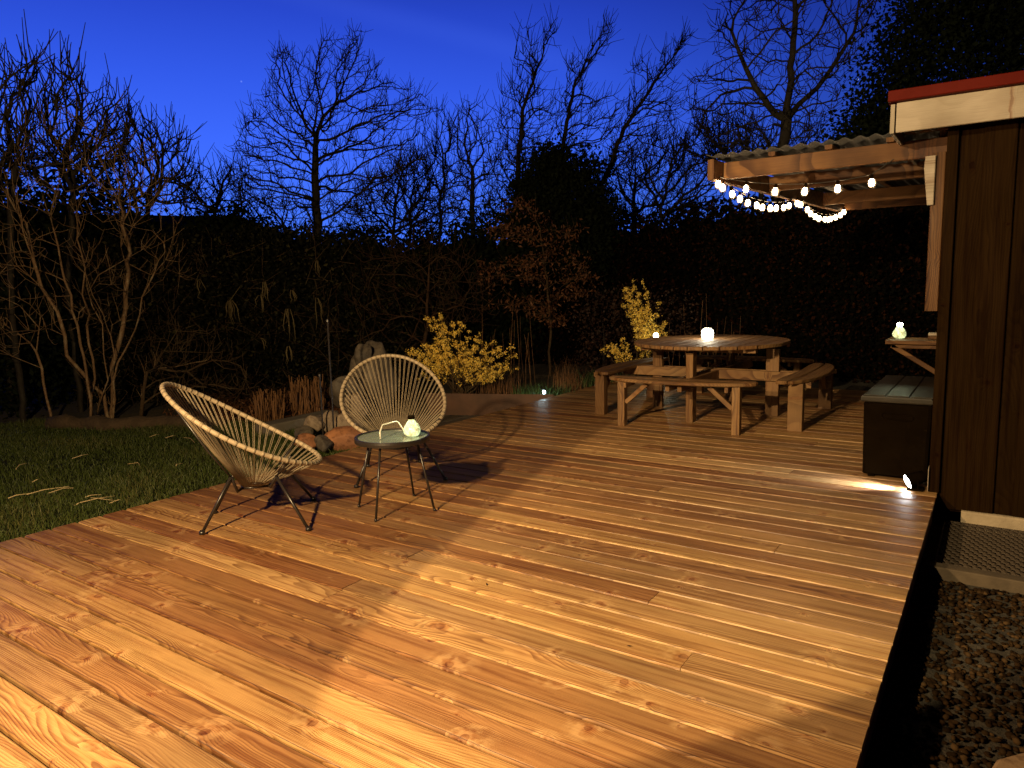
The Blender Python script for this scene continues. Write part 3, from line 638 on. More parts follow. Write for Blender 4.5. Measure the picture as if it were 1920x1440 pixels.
# ================================================================== egg chairs
def egg_chair(label, loc, rz, tone=1):
    t = thing('egg_chair', label, 'chair', loc, rz, 'string chairs on the deck')
    a, b, tau, zc = .367, .475, .539, .558
    def rimp(th):
        u = Vector((-math.cos(tau), 0, math.sin(tau))); p = Vector((0, a * math.cos(th), zc)) + u * (b * math.sin(th))
        nrm = Vector((math.sin(tau), 0, math.cos(tau))); return p + nrm * (-.018 * math.cos(2 * th))
    n = 220; mb = MB(); pts = [rimp(2 * math.pi * i / n) for i in range(n)]
    mb.tube(pts, [.0128 + .0006 * (i % 2) for i in range(n)], 10, closed=True); mb.build('rim', M['rim'], t, True)
    mb = MB(); K = 60; cz = .205
    for k in range(K):
        th = 2 * math.pi * (k + .5) / K
        for s_ in (-1, 1):
            th2 = th + s_ * .011
            p = rimp(th2); q = Vector((.03 - .055 * math.sin(th + s_ * .05), .05 * math.cos(th + s_ * .05), cz))
            m1 = p.lerp(q, .5) + Vector((0, 0, -.012)) + Vector((rnd.uniform(-1, 1), rnd.uniform(-1, 1), 0)) * .002
            rr = Vector((p.x, p.y, p.z)) + (p - Vector((0, 0, zc))).normalized() * .013
            mb.tube([rr, p.lerp(m1, .06), m1, q], .0019, 5)
        c = rimp(th); tt = (rimp(th + .02) - c).normalized()
        mb.tube([c - tt * .009, c + tt * .008], .0138, 10)                     # cord wrapped over the rim
    mb.build('woven_cords', M['cord'], t, True)
    mb = MB(); mb.tube([(.03 - .055 * math.sin(x), .05 * math.cos(x), cz) for x in np.linspace(0, 2 * math.pi, 24)[:-1]], .007, 8, closed=True)
    mb.tube([(.18, -.16, .288), (.14, -.10, .215), (.12, 0, .196), (.14, .10, .215), (.18, .16, .288)], .0085, 8)
    mb.tube([(-.06, -.15, .30), (-.04, -.09, .20), (-.03, 0, .192), (-.04, .09, .20), (-.06, .15, .30)], .0085, 8)
    mb.tube([(-.03, 0, .192), (.12, 0, .196)], .0075, 8)
    mb.build('seat_ring', M['black_metal'], t, True)
    for s_ in (-1, 1):
        mb = MB(); mb.tube([(.345, .30 * s_, .012), (.18, .16 * s_, .288)], .0088, 8)
        mb.tube([(.18, .16 * s_, .288), (.23, .235 * s_, .35), (.275, .285 * s_, .425)], .006, 8)
        mb.lathe([(.009, 0), (.0165, .004), (.017, .014), (.011, .024)], (.347, .302 * s_, 0), 12); mb.build('leg', M['black_metal'], t, True)
        mb = MB(); mb.tube([(-.222, .195 * s_, .012), (-.06, .15 * s_, .30)], .0088, 8)
        mb.tube([(-.06, .15 * s_, .30), (-.16, .17 * s_, .45), (-.30, .205 * s_, .705)], .006, 8)
        mb.lathe([(.009, 0), (.0165, .004), (.017, .014), (.011, .024)], (-.224, .196 * s_, 0), 12); mb.build('leg', M['black_metal'], t, True)
    return t
egg_chair('beige string chair nearest the lawn, turned sideways to the glass side table', (-3.556, 2.480, 0), .819)
egg_chair('beige string chair standing behind the glass side table, its fan of cords facing out', (-3.573, 3.742, 0), -.728)

# side table -----------------------------------------------------------
st = thing('side_table', 'small round glass-topped side table with thin black splayed legs', 'side table', (-2.965, 3.08, 0))
mb = MB(); mb.lathe([(.001, .437), (.208, .437), (.209, .4425), (.001, .4426)], n=64); mb.build('glass_top', M['table_glass'], st, False)
mb = MB(); prof = []
nn = 64; V = []; Fc = []
pr = [(.209, .420), (.222, .420), (.224, .436), (.222, .450), (.210, .450), (.209, .436)]
for r_, z_ in pr:
    for j in range(nn): V.append((r_ * math.cos(2 * math.pi * j / nn), r_ * math.sin(2 * math.pi * j / nn), z_))
for i in range(len(pr)):
    for j in range(nn): a = i * nn; b_ = ((i + 1) % len(pr)) * nn; Fc.append([a + j, a + (j + 1) % nn, b_ + (j + 1) % nn, b_ + j])
mesh_obj('rim', V, Fc, M['black_metal'], st)
mb = MB(); mb.tube([(.125, .02, .428), (-.11, -.05, .428)], .006, 6); mb.tube([(-.03, .14, .428), (.05, -.12, .428)], .006, 6); mb.build('cross_bar', M['black_metal'], st, True)
for fx, fy in ((.077, -.245), (.241, .079), (-.213, -.097), (-.08, .255)):
    mb = MB(); mb.tube([(fx, fy, .004), (fx * .62, fy * .62, .425)], .0068, 8); mb.lathe([(.007, 0), (.009, .002), (.009, .012), (.007, .016)], (fx, fy, 0), 10); mb.build('leg', M['black_metal'], st, True)
bulb_lamp('glowing bulb-shaped glass lamp with a bent wire handle on the glass side table', (-2.865, 3.145, .4435), .75, .93, core=1.5, wire=True)

# ================================================================== picnic set
PC = (-2.40, 7.15)
pt = thing('picnic_table', 'round weathered wooden picnic table with four attached benches on the deck', 'picnic table', (PC[0], PC[1], 0), .0)
A_, B_ = .735, .86
mb = MB(); ns = 11; wd_ = 2 * A_ / ns
for k in range(ns):
    xa = -A_ + k * wd_ + .005; xb = xa + wd_ - .010; pts = []
    for s_, xsq in ((-1, np.linspace(xa, xb, 6)), (1, np.linspace(xb, xa, 6))):
        for x in xsq: pts.append((x, s_ * B_ * math.sqrt(max(0, 1 - (x / (A_ + .012)) ** 2))))
    mb.slab(pts, .712, .745, axis=1, ch=.004)
mb.build('tabletop', M['old_wood'], pt)
for yq in (-.42, .42): mb = MB(); mb.beam((-.57, yq, .687), (.57, yq, .687), .075, .045); mb.build('top_batten', M['old_wood'], pt)
for (lx, ly, w_, d_) in ((-.61, .10, .105, .055), (.59, .10, .125, .055), (.0, -.56, .070, .105), (.0, .66, .070, .105)):
    mb = MB(); mb.beam((lx, ly, 0), (lx, ly, .664), w_, d_, up=(0, 1, 0)); mb.build('table_leg', M['old_wood'], pt)
mb = MB()
mb.beam((-.98, .045 , .40), (.98, .045, .40), .04, .095); mb.build('rail', M['old_wood'], pt)
mb = MB(); mb.beam((-.98, .155, .40), (.98, .155, .40), .04, .095); mb.build('rail', M['old_wood'], pt)
mb = MB(); mb.beam((-.058, -1.02, .395), (-.058, 1.25, .395), .04, .09); mb.build('rail', M['old_wood'], pt)
mb = MB(); mb.beam((.058, -1.02, .395), (.058, 1.25, .395), .04, .09); mb.build('rail', M['old_wood'], pt)
def bench(cx, cy, rot, Lh, wleg, legs, bend=.10):
    c, s = math.cos(rot), math.sin(rot)
    def wv(p): return (cx + p[0] * c - p[1] * s, cy + p[0] * s + p[1] * c)
    mb = MB()                                         # local: x along the bench, -y outwards
    def edge(x, base, rx, p=2.6): return base
    n = 17
    X = np.linspace(-Lh, Lh, n)
    inner_in = [(x, .145 - .05 * (abs(x) / Lh) ** 5 - bend * 0 + bend * .6 * (x / Lh) ** 2 - .02) for x in X]
    inner_out = [(x, .008 + bend * .35 * (x / Lh) ** 2) for x in X]
    outer_in = [(x, -.006 + bend * .35 * (x / Lh) ** 2) for x in X]
    outer_out = [(x * .985, -.155 + bend * 1.0 * (x / Lh) ** 2 + .04 * (abs(x) / Lh) ** 8) for x in X]
    mb.slab([wv(p) for p in inner_out + [(Lh + .025, .045 + bend * .4)] + inner_in[::-1] + [(-Lh - .025, .045 + bend * .4)]], .425, .457, axis=rot, ch=.007)
    mb.slab([wv(p) for p in outer_out + [(Lh + .02, -.02 + bend * .5)] + outer_in[::-1] + [(-Lh - .02, -.02 + bend * .5)]], .425, .457, axis=rot, ch=.007)
    mb.build('bench_seat', M['old_wood'], pt)
    for lx in (-legs, legs):
        mb = MB(); x, y = wv((lx, -.01)); mb.beam((x, y, 0), (x, y, .424), wleg[0], wleg[1], up=(-s, c, 0) if True else None); mb.build('bench_leg', M['old_wood'], pt)
        sg_ = -1 if lx > 0 else 1
        a = wv((lx + sg_ * (wleg[0] / 2 + .003), -.01)); b = wv((lx + sg_ * .24, -.01)); mb = MB(); mb.beam((a[0], a[1], .225), (b[0], b[1], .405), .04, .04, ch=.003); mb.build('brace', M['old_wood'], pt)
        a = wv((lx, -.13)); b = wv((lx, .12)); mb = MB(); mb.beam((a[0], a[1], .40), (b[0], b[1], .40), .035, .048, ch=.003) if False else mb.beam((wv((lx + sg_ * .065, -.12))[0], wv((lx + sg_ * .065, -.12))[1], .4), (wv((lx + sg_ * .065, .11))[0], wv((lx + sg_ * .065, .11))[1], .4), .03, .046, ch=.003); mb.build('bearer', M['old_wood'], pt)
bench(.03, -.99, 0.055, .66, (.068, .085), .53)
bench(.95, .10, math.pi / 2, .80, (.085, .125), .66)
bench(-.95, .10, -math.pi / 2, .80, (.085, .105), .66)
bench(.0, 1.28, math.pi, .72, (.068, .085), .56)
# lantern on the table
lt = thing('table_lantern', 'bright white glass lantern in the middle of the round picnic table', 'lantern', (-2.50, 7.33, .7455))
mb = MB(); mb.lathe([(.036, .0), (.054, .006), (.060, .028), (.060, .070), (.053, .092), (.040, .098)], n=24); mb.build('glass_jar', M['candle'], lt, True)
mb = MB(); mb.lathe([(.041, .0985), (.043, .100), (.043, .107), (.041, .109)], n=24); mb.build('rim', M['white_wire'], lt, True)
lp = bpy.data.lights.new('lantern_light', 'POINT'); lp.energy = 7; lp.color = (1, .88, .62); lp.shadow_soft_size = .03
lo = bpy.data.objects.new('lantern_light', lp); lo.location = (0, 0, .16); lo.parent = lt; COL.objects.link(lo)

# ================================================================== steel edging, paving, stones, sleeper, poles
mb = MB(); mb.slab([(-6.05, 6.86), (-4.46, 7.47), (-4.46, 7.478), (-6.055, 6.868)], -.44, .012, ch=.001)
tag(mb.build('steel_edging', M['corten']), 'low rust-brown steel edging holding back the flower bed beside the deck', 'retaining edge')
mb = MB()
for k in range(4):
    mb.slab([(-5.95 + k * .37, 5.0), (-5.6 + k * .37, 5.0), (-5.6 + k * .37, 5.9 + .2 * k), (-5.95 + k * .37, 5.85 + .15 * k)], -.41, -.05 - .03 * k if k == 0 else -.09, ch=.006)
tag(mb.build('paving', M['slate_paving']), 'grey paving slabs beside the deck behind the chairs', None, None, 'structure')

def boulder(label, c, s, mat, seed, rz=0.0, group='stones piled beside the deck'):
    r = np.random.default_rng(seed); import bmesh
    b = bmesh.new(); bmesh.ops.create_icosphere(b, subdivisions=4, radius=1)
    cuts = [(v / np.linalg.norm(v), r.uniform(.62, .9)) for v in r.normal(size=(13, 3))]; ph = r.uniform(0, 6, 9)
    for v in b.verts:
        p = np.array(v.co)
        for nn_, d in cuts:
            q = p @ nn_
            if q > d: p = p - nn_ * (q - d) * .88
        p = p * (1 + .035 * math.sin(5 * p[0] + ph[0]) * math.sin(6 * p[1] + ph[1]) + .02 * math.sin(13 * p[2] + ph[2]) * math.sin(11 * p[0] + ph[3]))
        v.co = p * np.array(s)
    me = bpy.data.meshes.new('boulder'); b.to_mesh(me); b.free(); me.polygons.foreach_set('use_smooth', [True] * len(me.polygons)); me.materials.append(mat)
    o = bpy.data.objects.new('boulder', me); COL.objects.link(o); o.location = c; o.rotation_euler = (0, 0, rz); return tag(o, label, 'stone', group)
def at(px, py, d): return tuple(W(px, py, d))
boulder('tall pale grey boulder standing behind the rear string chair', at(700, 712, 7.9), (.27, .30, .44), M['rock_grey'], 22, .9)
boulder('narrow pointed grey stone leaning on top of the tall boulder', at(683, 668, 7.7), (.10, .12, .15), M['rock_grey'], 33, .3)
boulder('rounded grey stone low at the left foot of the tall boulder', at(650, 735, 7.5), (.17, .19, .24), M['rock_grey'], 4, .2)
boulder('large rust-red block of granite just left of the side table', at(648, 826, 6.35), (.21, .17, .125), M['rock_red'], 5, 1.0)
boulder('squarish pale stone above the rust-red block', at(652, 794, 6.75), (.15, .12, .12), M['rock_pale'], 6, 1.0)
boulder('pale pinkish stone right of the two black poles', at(620, 795, 6.8), (.10, .11, .125), M['rock_pale'], 7, .2)
boulder('round pinkish stone just left of the black poles', at(589, 796, 6.75), (.10, .10, .10), M['rock_pale'], 8, .9)
boulder('small dark stone lowest left beside the wooden sleeper', at(570, 812, 6.6), (.09, .09, .07), M['rock_grey'], 9, .1)
boulder('flat brownish stone beside the rim of the nearer string chair', at(575, 828, 6.35), (.115, .12, .08), M['rock_red'], 10, .5)
boulder('wedge-shaped brown stone between the rust-red block and the nearer chair', at(606, 832, 6.25), (.09, .12, .085), M['rock_grey'], 11, .7)
boulder('pale upright stone tucked behind the left rim of the rear chair', at(668, 762, 7.2), (.13, .12, .14), M['rock_pale'], 12, .4)
boulder('small round tan stone lying alone at the far left lawn edge', at(58, 822, 9.2), (.10, .12, .07), M['rock_grey'], 13, 0, None)
mb = MB(); p, q = W(492, 810, 7.3), W(622, 778, 7.9); p[2] = q[2] = -.06
mb.beam(p, q, .20, .22, ch=.012); p2 = W(596, 778, 7.95); p2[2] = .03
tag(mb.build('timber_sleeper', M['grey_sleeper']), 'weathered grey timber sleeper lying behind the nearer string chair', 'sleeper')
mb = MB(); p, q = W(95, 806, 9.0), W(425, 812, 7.9); pts = [Vector(p).lerp(Vector(q), t) for t in np.linspace(0, 1, 15)]
pts = [Vector((v.x + .03 * math.sin(i * 1.3), v.y + .04 * math.sin(i * .9), -.02 + .02 * math.sin(i * 2.1))) for i, v in enumerate(pts)]
mb.tube(pts, [.085 + .012 * math.sin(i * 1.7) for i in range(15)], 14); tag(mb.build('fallen_log', M['log'], None, True), 'long dark mossy log edging the far side of the lawn', 'log')
for px, yt, yb, d, lb in ((606, 706, 818, 6.6, 'shorter thin black metal pole left of the taller one by the stones'), (626, 604, 812, 6.6, 'taller thin black metal pole standing by the stones behind the chairs')):
    a = W(px, yb, d); b = W(px, yt, d); mb = MB(); mb.tube([(a[0], a[1], -.2), (a[0], a[1], b[2])], .008, 8); mb.lathe([(.008, 0), (.013, .004), (.012, .022), (.004, .03)], (a[0], a[1], b[2]), 10)
    tag(mb.build('metal_pole', M['black_metal']), lb, 'pole')

# ================================================================== far house
hd = 22; p0 = W(255, 408, hd); p1 = W(560, 408, hd); ztop = 3.55
fh = thing('far_house', 'dark low house with a long roof beyond the garden on the left', 'house', (p0[0], p0[1], 0))
dv = Vector((p1[0] - p0[0], p1[1] - p0[1], 0)); L_ = dv.length; dv.normalize(); bk = Vector((-dv.y, dv.x, 0))
if bk.dot(Vector((p0[0], p0[1], 0))) < 0: bk = -bk
def hw(a, b, z): v = dv * a + bk * b; return (v.x, v.y, z)
V = [hw(-4, 0, 0), hw(L_ - .6, 0, 0), hw(L_ - .6, 6, 0), hw(-4, 6, 0), hw(-4, 0, 2.3), hw(L_ - .6, 0, 2.3), hw(L_ - .6, 6, 2.3), hw(-4, 6, 2.3)]
mesh_obj('wall', V, [[0, 1, 5, 4], [1, 2, 6, 5], [2, 3, 7, 6], [3, 0, 4, 7], [4, 5, 6, 7]], M['far_wall'], fh)
V = [hw(-4.6, -.7, 2.25), hw(L_ + 1.1, -.7, 2.25), hw(L_ + .1 - 1.6, 3, 3.8), hw(-4.6, 3, 3.8), hw(-4.6, 6.7, 2.25), hw(L_ + 1.1, 6.7, 2.25)]
mesh_obj('roof', V, [[0, 1, 2, 3], [3, 2, 5, 4], [1, 5, 2], [0, 3, 4]], M['roof_dark'], fh)
for px, py, s_ in ((321, 530, .10), (323, 567, .14), (258, 531, .06), (340, 545, .04)):
    p = W(px, py, hd - .15) - np.array([p0[0], p0[1], 0]); mb = MB(); a = Vector(p); mb.beam(a - dv * s_, a + dv * s_, .02, s_ * 1.6, ch=0); mb.build('window_light', M['house_light'], fh)

# ================================================================== VEGETATION
def poly_sample(poly, n, d, th, r, bias=None):
    P = np.array(poly, float); x0, y0 = P.min(0); x1, y1 = P.max(0); out = []
    while len(out) < n:
        x, y = r.uniform(x0, x1), r.uniform(y0, y1); ins = False; j = len(P) - 1
        for i in range(len(P)):
            if (P[i, 1] > y) != (P[j, 1] > y) and x < (P[j, 0] - P[i, 0]) * (y - P[i, 1]) / (P[j, 1] - P[i, 1]) + P[i, 0]: ins = not ins
            j = i
        if ins: out.append(W(x, y, d + r.uniform(-th, th)))
    return np.array(out)
def colonize(paths, att, step=.16, infl=2.2, kill=.24, iters=140, grav=(0, 0, .15), seed=0, jitter=.25):
    """paths: list of (parent node index or -1, [points]); grows a branching skeleton through the attraction points"""
    r = np.random.default_rng(seed); P = []; par = []
    for pi, pts in paths:
        prev = pi
        pts = [np.array(q, float) for q in pts]
        if pi >= 0: pts = [P[pi]] + pts
        for a, b in zip(pts[:-1], pts[1:]):
            L = np.linalg.norm(b - a); k = max(1, int(L / step))
            if not P or prev == -1: P.append(a); par.append(-1); prev = len(P) - 1
            for i in range(1, k + 1): P.append(a + (b - a) * i / k + r.normal(size=3) * .012); par.append(prev); prev = len(P) - 1
    A = att.copy(); nn = np.full(len(A), -1); nd = np.full(len(A), 1e9); fresh = list(range(len(P))); grav = np.array(grav)
    for it in range(iters):
        Q = np.array([P[i] for i in fresh]); 
        for c in range(0, len(Q), 400):
            D = np.linalg.norm(A[:, None] - Q[None, c:c + 400], axis=2); k = D.argmin(1); dmin = D[np.arange(len(A)), k]
            up = dmin < nd; nd[up] = dmin[up]; nn[up] = np.array(fresh)[c + k[up]]
        live = nd > kill; A, nn, nd = A[live], nn[live], nd[live]
        if not len(A): break
        act = nd < infl
        if not act.any(): break
        dirs = {}
        for i in np.where(act)[0]:
            v = (A[i] - P[nn[i]]) / nd[i]; dirs.setdefault(int(nn[i]), []).append(v)
        fresh = []
        for k, v in dirs.items():
            q = np.mean(v, 0) + grav + r.normal(size=3) * jitter
            if par[k] >= 0: q += (P[k] - P[par[k]]) / step * .35
            q = q / (np.linalg.norm(q) + 1e-9) * step; P.append(P[k] + q); par.append(k); fresh.append(len(P) - 1)
    return P, par
def skeleton_mesh(P, par, tip=.0045, power=2.35, maxr=.2, twigs=0, twlen=.3, r=None, up=.5, wind=(0, 0, 0)):
    n = len(P); ch = [[] for _ in range(n)]
    for i, p in enumerate(par):
        if p >= 0: ch[p].append(i)
    rad = np.zeros(n); cnt = np.zeros(n)
    for i in range(n - 1, -1, -1):
        if not ch[i]: rad[i] = tip; cnt[i] = 1
        else: rad[i] = sum(rad[c] ** power for c in ch[i]) ** (1 / power) * 1.004; cnt[i] = sum(cnt[c] for c in ch[i])
        rad[i] = min(rad[i], maxr)
    mb = MB(); stack = [i for i, p in enumerate(par) if p == -1]
    while stack:
        s = stack.pop(); chain = ([par[s]] if par[s] >= 0 else []) + [s]; cur = s
        while ch[cur]:
            c = max(ch[cur], key=lambda k: cnt[k]); stack += [k for k in ch[cur] if k != c]; chain.append(c); cur = c
        rr = [rad[k] for k in chain]
        if par[s] >= 0: rr[0] = min(rr[0], rad[s] * 1.1)
        rr[-1] *= .6
        if len(chain) > 1: mb.tube([P[k] for k in chain], rr, 8 if max(rr) > .04 else (5 if max(rr) > .012 else 3), caps=False, r=.5)
    wind = np.array(wind)
    if twigs:
        idx = [i for i in range(n) if rad[i] < tip * 3.0 and par[i] >= 0]
        for _ in range(int(len(idx) * twigs)):
            i = idx[r.integers(len(idx))]; d = np.array(P[i]) - P[par[i]]; d /= np.linalg.norm(d) + 1e-9
            q = d * .7 + r.normal(size=3) * .55 + np.array([0, 0, up]) + wind; q /= np.linalg.norm(q); L = twlen * r.uniform(.3, 1)
            b = np.array(P[i]) + q * L * .5 + r.normal(size=3) * .02; e = b + (q + np.array([0, 0, .35]) + wind + r.normal(size=3) * .2) * L * .5
            mb.tube([P[i], b, e], [tip * .9, tip * .75, tip * .45], 3, caps=False, r=.5)
    return mb, rad
def tree(name, label, cat_, paths, poly, d, th, natt, mat, seed, group=None, step=.16, kill=.24, infl=2.2, tip=.0045, twigs=.8, twlen=.3, wind=(0, 0, 0), up=.5, maxr=.2, power=2.35, jitter=.25, extra=None):
    r = np.random.default_rng(seed)
    att = np.concatenate([poly_sample(q, int(natt / len(poly)) if not isinstance(natt, list) else natt[i], d, th, r) for i, q in enumerate(poly)])
    pp = []; base = None
    for pi, pts in paths:
        ww = [W(px, py, d + (dd[0] if dd else 0)) for px, py, *dd in pts]
        if pi == -1:
            g0 = ww[0].copy(); g0[2] = -.12; ww = [g0] + ww
            if base is None: base = g0
        pp.append((pi, ww))
    P, par = colonize(pp, att, step, infl, kill, seed=seed, jitter=jitter, grav=np.array([0, 0, .15]) + np.array(wind))
    mb, rad = skeleton_mesh(P, par, tip, power, maxr, twigs, twlen, r, up, wind)
    t = thing(name, label, cat_, tuple(base), 0, group)
    L = Vector(base); mb.V = [(v[0] - L.x, v[1] - L.y, v[2] - L.z) for v in mb.V]; mb.build('branches' if 'tree' not in name else 'trunk', mat, t, True)
    return t, P, par, rad, base
BT = 'bare winter trees against the evening sky'
wr = .83 * .45, .56 * .45                                            # world direction of "to the right" in the photo (for wind-swept crowns)
tree('bare_tree', 'broad bare tree with a domed crown, the most complete silhouette against the blue sky', 'tree',
     [(-1, [(606, 640), (600, 560), (597, 470), (594, 400), (590, 330), (592, 260)])],
     [[(425, 330), (450, 215), (500, 150), (505, 105), (545, 75), (560, 120), (590, 60), (615, 90), (672, 40), (690, 100), (720, 130), (725, 190), (745, 230), (700, 330), (610, 410), (540, 410), (440, 395)],
      [(700, 200), (760, 160), (800, 180), (815, 210), (770, 260), (800, 300), (760, 360), (690, 410), (640, 415), (690, 320)]],
     12.5, 1.4, [1900, 700], M['bark_dark'], 11, BT, kill=.19, twigs=1.5, twlen=.26, tip=.0058, power=2.45, step=.13, jitter=.22, maxr=.075)
tree('bare_tree', 'slender bare tree behind the yellow bush, right of the domed one', 'tree', [(-1, [(886, 560), (886, 470), (885, 400), (884, 320)])],
     [[(825, 420), (835, 330), (845, 245), (870, 185), (905, 195), (925, 260), (935, 330), (930, 430)]], 14, .9, 800, M['bark_dark'], 12, BT, twigs=1.2, twlen=.4, tip=.0072, kill=.20)
tree('bare_tree', 'leaning bare tree with a tall forked tip, left of three wind-swept ones', 'tree', [(-1, [(955, 520), (962, 420), (970, 350), (975, 260), (985, 190), (1015, 110)])],
     [[(925, 330), (925, 210), (960, 150), (970, 55), (985, 110), (1040, 42), (1030, 90), (1005, 150), (1032, 200), (1028, 300), (990, 330)]], 14, .8, 800, M['bark_dark'], 13, BT, twigs=1.3, twlen=.42, tip=.0072, kill=.20, wind=(.12, .08, .12))
tree('bare_tree', 'leaning bare tree in the middle of three wind-swept ones', 'tree', [(-1, [(1020, 520), (1035, 400), (1050, 310), (1062, 230), (1080, 150)])],
     [[(1035, 330), (1040, 200), (1065, 120), (1100, 90), (1120, 50), (1143, 38), (1148, 80), (1100, 160), (1120, 230), (1150, 190), (1150, 260), (1100, 300)]], 14.5, .8, 800, M['bark_dark'], 14, BT, twigs=1.3, twlen=.42, tip=.0072, kill=.20, wind=(.16, .10, .12))
tree('bare_tree', 'strongly leaning bare tree with a feathery tip, right of three wind-swept ones', 'tree', [(-1, [(1075, 520), (1105, 400), (1140, 320), (1170, 240), (1215, 170), (1270, 95)])],
     [[(1120, 340), (1150, 240), (1180, 160), (1190, 120), (1230, 130), (1262, 70), (1297, 68), (1285, 105), (1240, 160), (1262, 220), (1225, 260), (1170, 330)]], 14, .8, 900, M['bark_dark'], 15, BT, twigs=1.4, twlen=.42, tip=.0072, kill=.20, wind=(.25, .16, .10))
tree('bare_tree', 'large dark bare tree with heavy forked limbs rising behind the pergola roof', 'tree',
     [(-1, [(1458, 440), (1462, 350), (1466, 280), (1472, 225), (1482, 150), (1488, 80), (1490, 0), (1495, -60)]), (22, [(1500, 195, .3), (1545, 150, .5), (1600, 60, .6)]), (22, [(1440, 200, -.2), (1400, 130, -.5), (1370, 60, -.6)])],
     [[(1275, 200), (1290, 150), (1345, 140), (1330, 60), (1340, 10), (1380, -60), (1500, -110), (1680, -80), (1640, 60), (1590, 150), (1560, 230), (1520, 290), (1480, 260), (1430, 270), (1370, 300), (1300, 250)]],
     12, 1.2, 2200, M['bark_dark'], 16, BT, twigs=1.0, twlen=.30, tip=.0062, kill=.19, maxr=.13, power=2.3)
for k, (nm, poly, tr, d, na, lb) in enumerate([
    ('bare_shrub', [(640, 470), (650, 400), (700, 350), (745, 300), (790, 280), (820, 340), (830, 460)], [(735, 560), (735, 470), (738, 420)], 15, 330, 'fine-twigged bare shrub low between the domed tree and the slender tree'),
    ('bare_shrub', [(1150, 420), (1160, 330), (1200, 270), (1260, 250), (1330, 260), (1390, 290), (1350, 400)], [(1240, 520), (1240, 430), (1240, 390)], 15, 420, 'fine-twigged bare shrub between the dark conifer and the pergola'),
    ('bare_shrub', [(1280, 300), (1290, 230), (1330, 210), (1400, 230), (1440, 280), (1420, 330)], [(1370, 470), (1370, 380), (1370, 320)], 14.5, 260, 'bare shrub with thin twigs just above the left end of the pergola'),
    ('bare_shrub', [(330, 430), (335, 350), (345, 290), (390, 340), (430, 300), (470, 380), (480, 430)], [(400, 520), (402, 440), (402, 415)], 14, 240, 'low bare shrub in front of the dark house roof'),
    ('bare_shrub', [(-60, 360), (-60, 180), (-30, 130), (20, 150), (55, 100), (75, 160), (70, 340)], [(20, 560), (22, 430), (22, 350)], 9.5, 300, 'tall bare shrub at the far left edge'),
    ('bare_shrub', [(60, 350), (70, 210), (100, 110), (140, 110), (165, 190), (200, 160), (250, 230), (230, 340)], [(130, 560), (133, 430), (135, 330)], 10, 420, 'tall bare shrub with long upright shoots, second from the left edge'),
    ('bare_shrub', [(200, 400), (225, 280), (235, 205), (280, 240), (330, 245), (365, 320), (380, 400)], [(275, 560), (275, 450), (275, 390)], 11, 340, 'bare shrub with arching twigs left of the gap of open sky'),
    ('bare_shrub', [(640, 700), (640, 520), (700, 470), (800, 480), (900, 500), (930, 600), (780, 640)], [(798, 690), (800, 600), (804, 520), (806, 470)], 10.5, 420, 'straight brown-stemmed shrub with a tangle of twigs behind the large yellow bush'),
    ('bare_shrub', [(300, 760), (280, 640), (340, 600), (420, 660), (480, 700), (520, 760), (400, 770)], [(262, 792), (272, 700), (300, 690)], 9.3, 200, 'thin forked shrub between the pale many-stemmed shrub and the nearer chair'),
    ('bare_shrub', [(470, 470), (440, 400), (420, 340), (480, 350), (560, 400), (640, 400), (660, 460)], [(530, 560), (532, 480), (535, 440)], 15.5, 380, 'bare shrub whose twigs fill the space under the crown of the domed tree'),
    ('bare_shrub', [(650, 440), (680, 330), (740, 290), (790, 320), (820, 250), (840, 330), (850, 450)], [(760, 560), (765, 470), (770, 400)], 16.5, 420, 'bare shrub farther back, right beside the domed tree'),
    ('bare_shrub', [(765, 430), (770, 300), (800, 230), (835, 195), (860, 240), (880, 320), (880, 430)], [(822, 560), (825, 450), (826, 360)], 15.8, 420, 'bare tall shrub between the domed tree and the slender tree, its tip just overtopping'),
    ('bare_shrub', [(900, 450), (905, 330), (940, 260), (990, 250), (1040, 300), (1060, 420)], [(965, 560), (985, 470), (990, 400)], 16.5, 400, 'bare shrub farther back behind the dark conifer'),
    ('bare_shrub', [(1080, 420), (1120, 330), (1140, 260), (1210, 290), (1260, 220), (1300, 300), (1310, 420)], [(1180, 560), (1185, 450), (1190, 390)], 16.5, 480, 'bare shrub farther back under the strongly leaning tree'),
    ('bare_shrub', [(1300, 330), (1330, 260), (1390, 200), (1450, 260), (1540, 230), (1560, 320)], [(1420, 500), (1425, 380), (1430, 330)], 15.0, 420, 'bare shrub farther back filling in round the trunk behind the pergola'),
    ('bare_shrub', [(-30, 430), (-20, 260), (50, 240), (120, 290), (200, 270), (260, 320), (260, 430)], [(110, 560), (115, 450), (120, 390)], 12.5, 420, 'bare shrub farther back behind the two tall shrubs on the left')]):
    dark = k < 7 or k > 8
    tree(nm, lb, 'shrub', [(-1, tr)], [poly], d, .9 if k < 7 else .6, int(na * (2.3 if k < 7 or k > 8 else 1.3)), M['bark_dark'] if dark else M['twig'] if k == 7 else M['bark_mid'], 30 + k, 'bare shrubs at the edge of the garden', twigs=1.5, maxr=.032 if k < 12 else .06, twlen=.42 if k != 8 else .25, tip=.0072 if k > 8 else .0082 if dark else .0048, kill=.18, infl=2.5, up=.7)
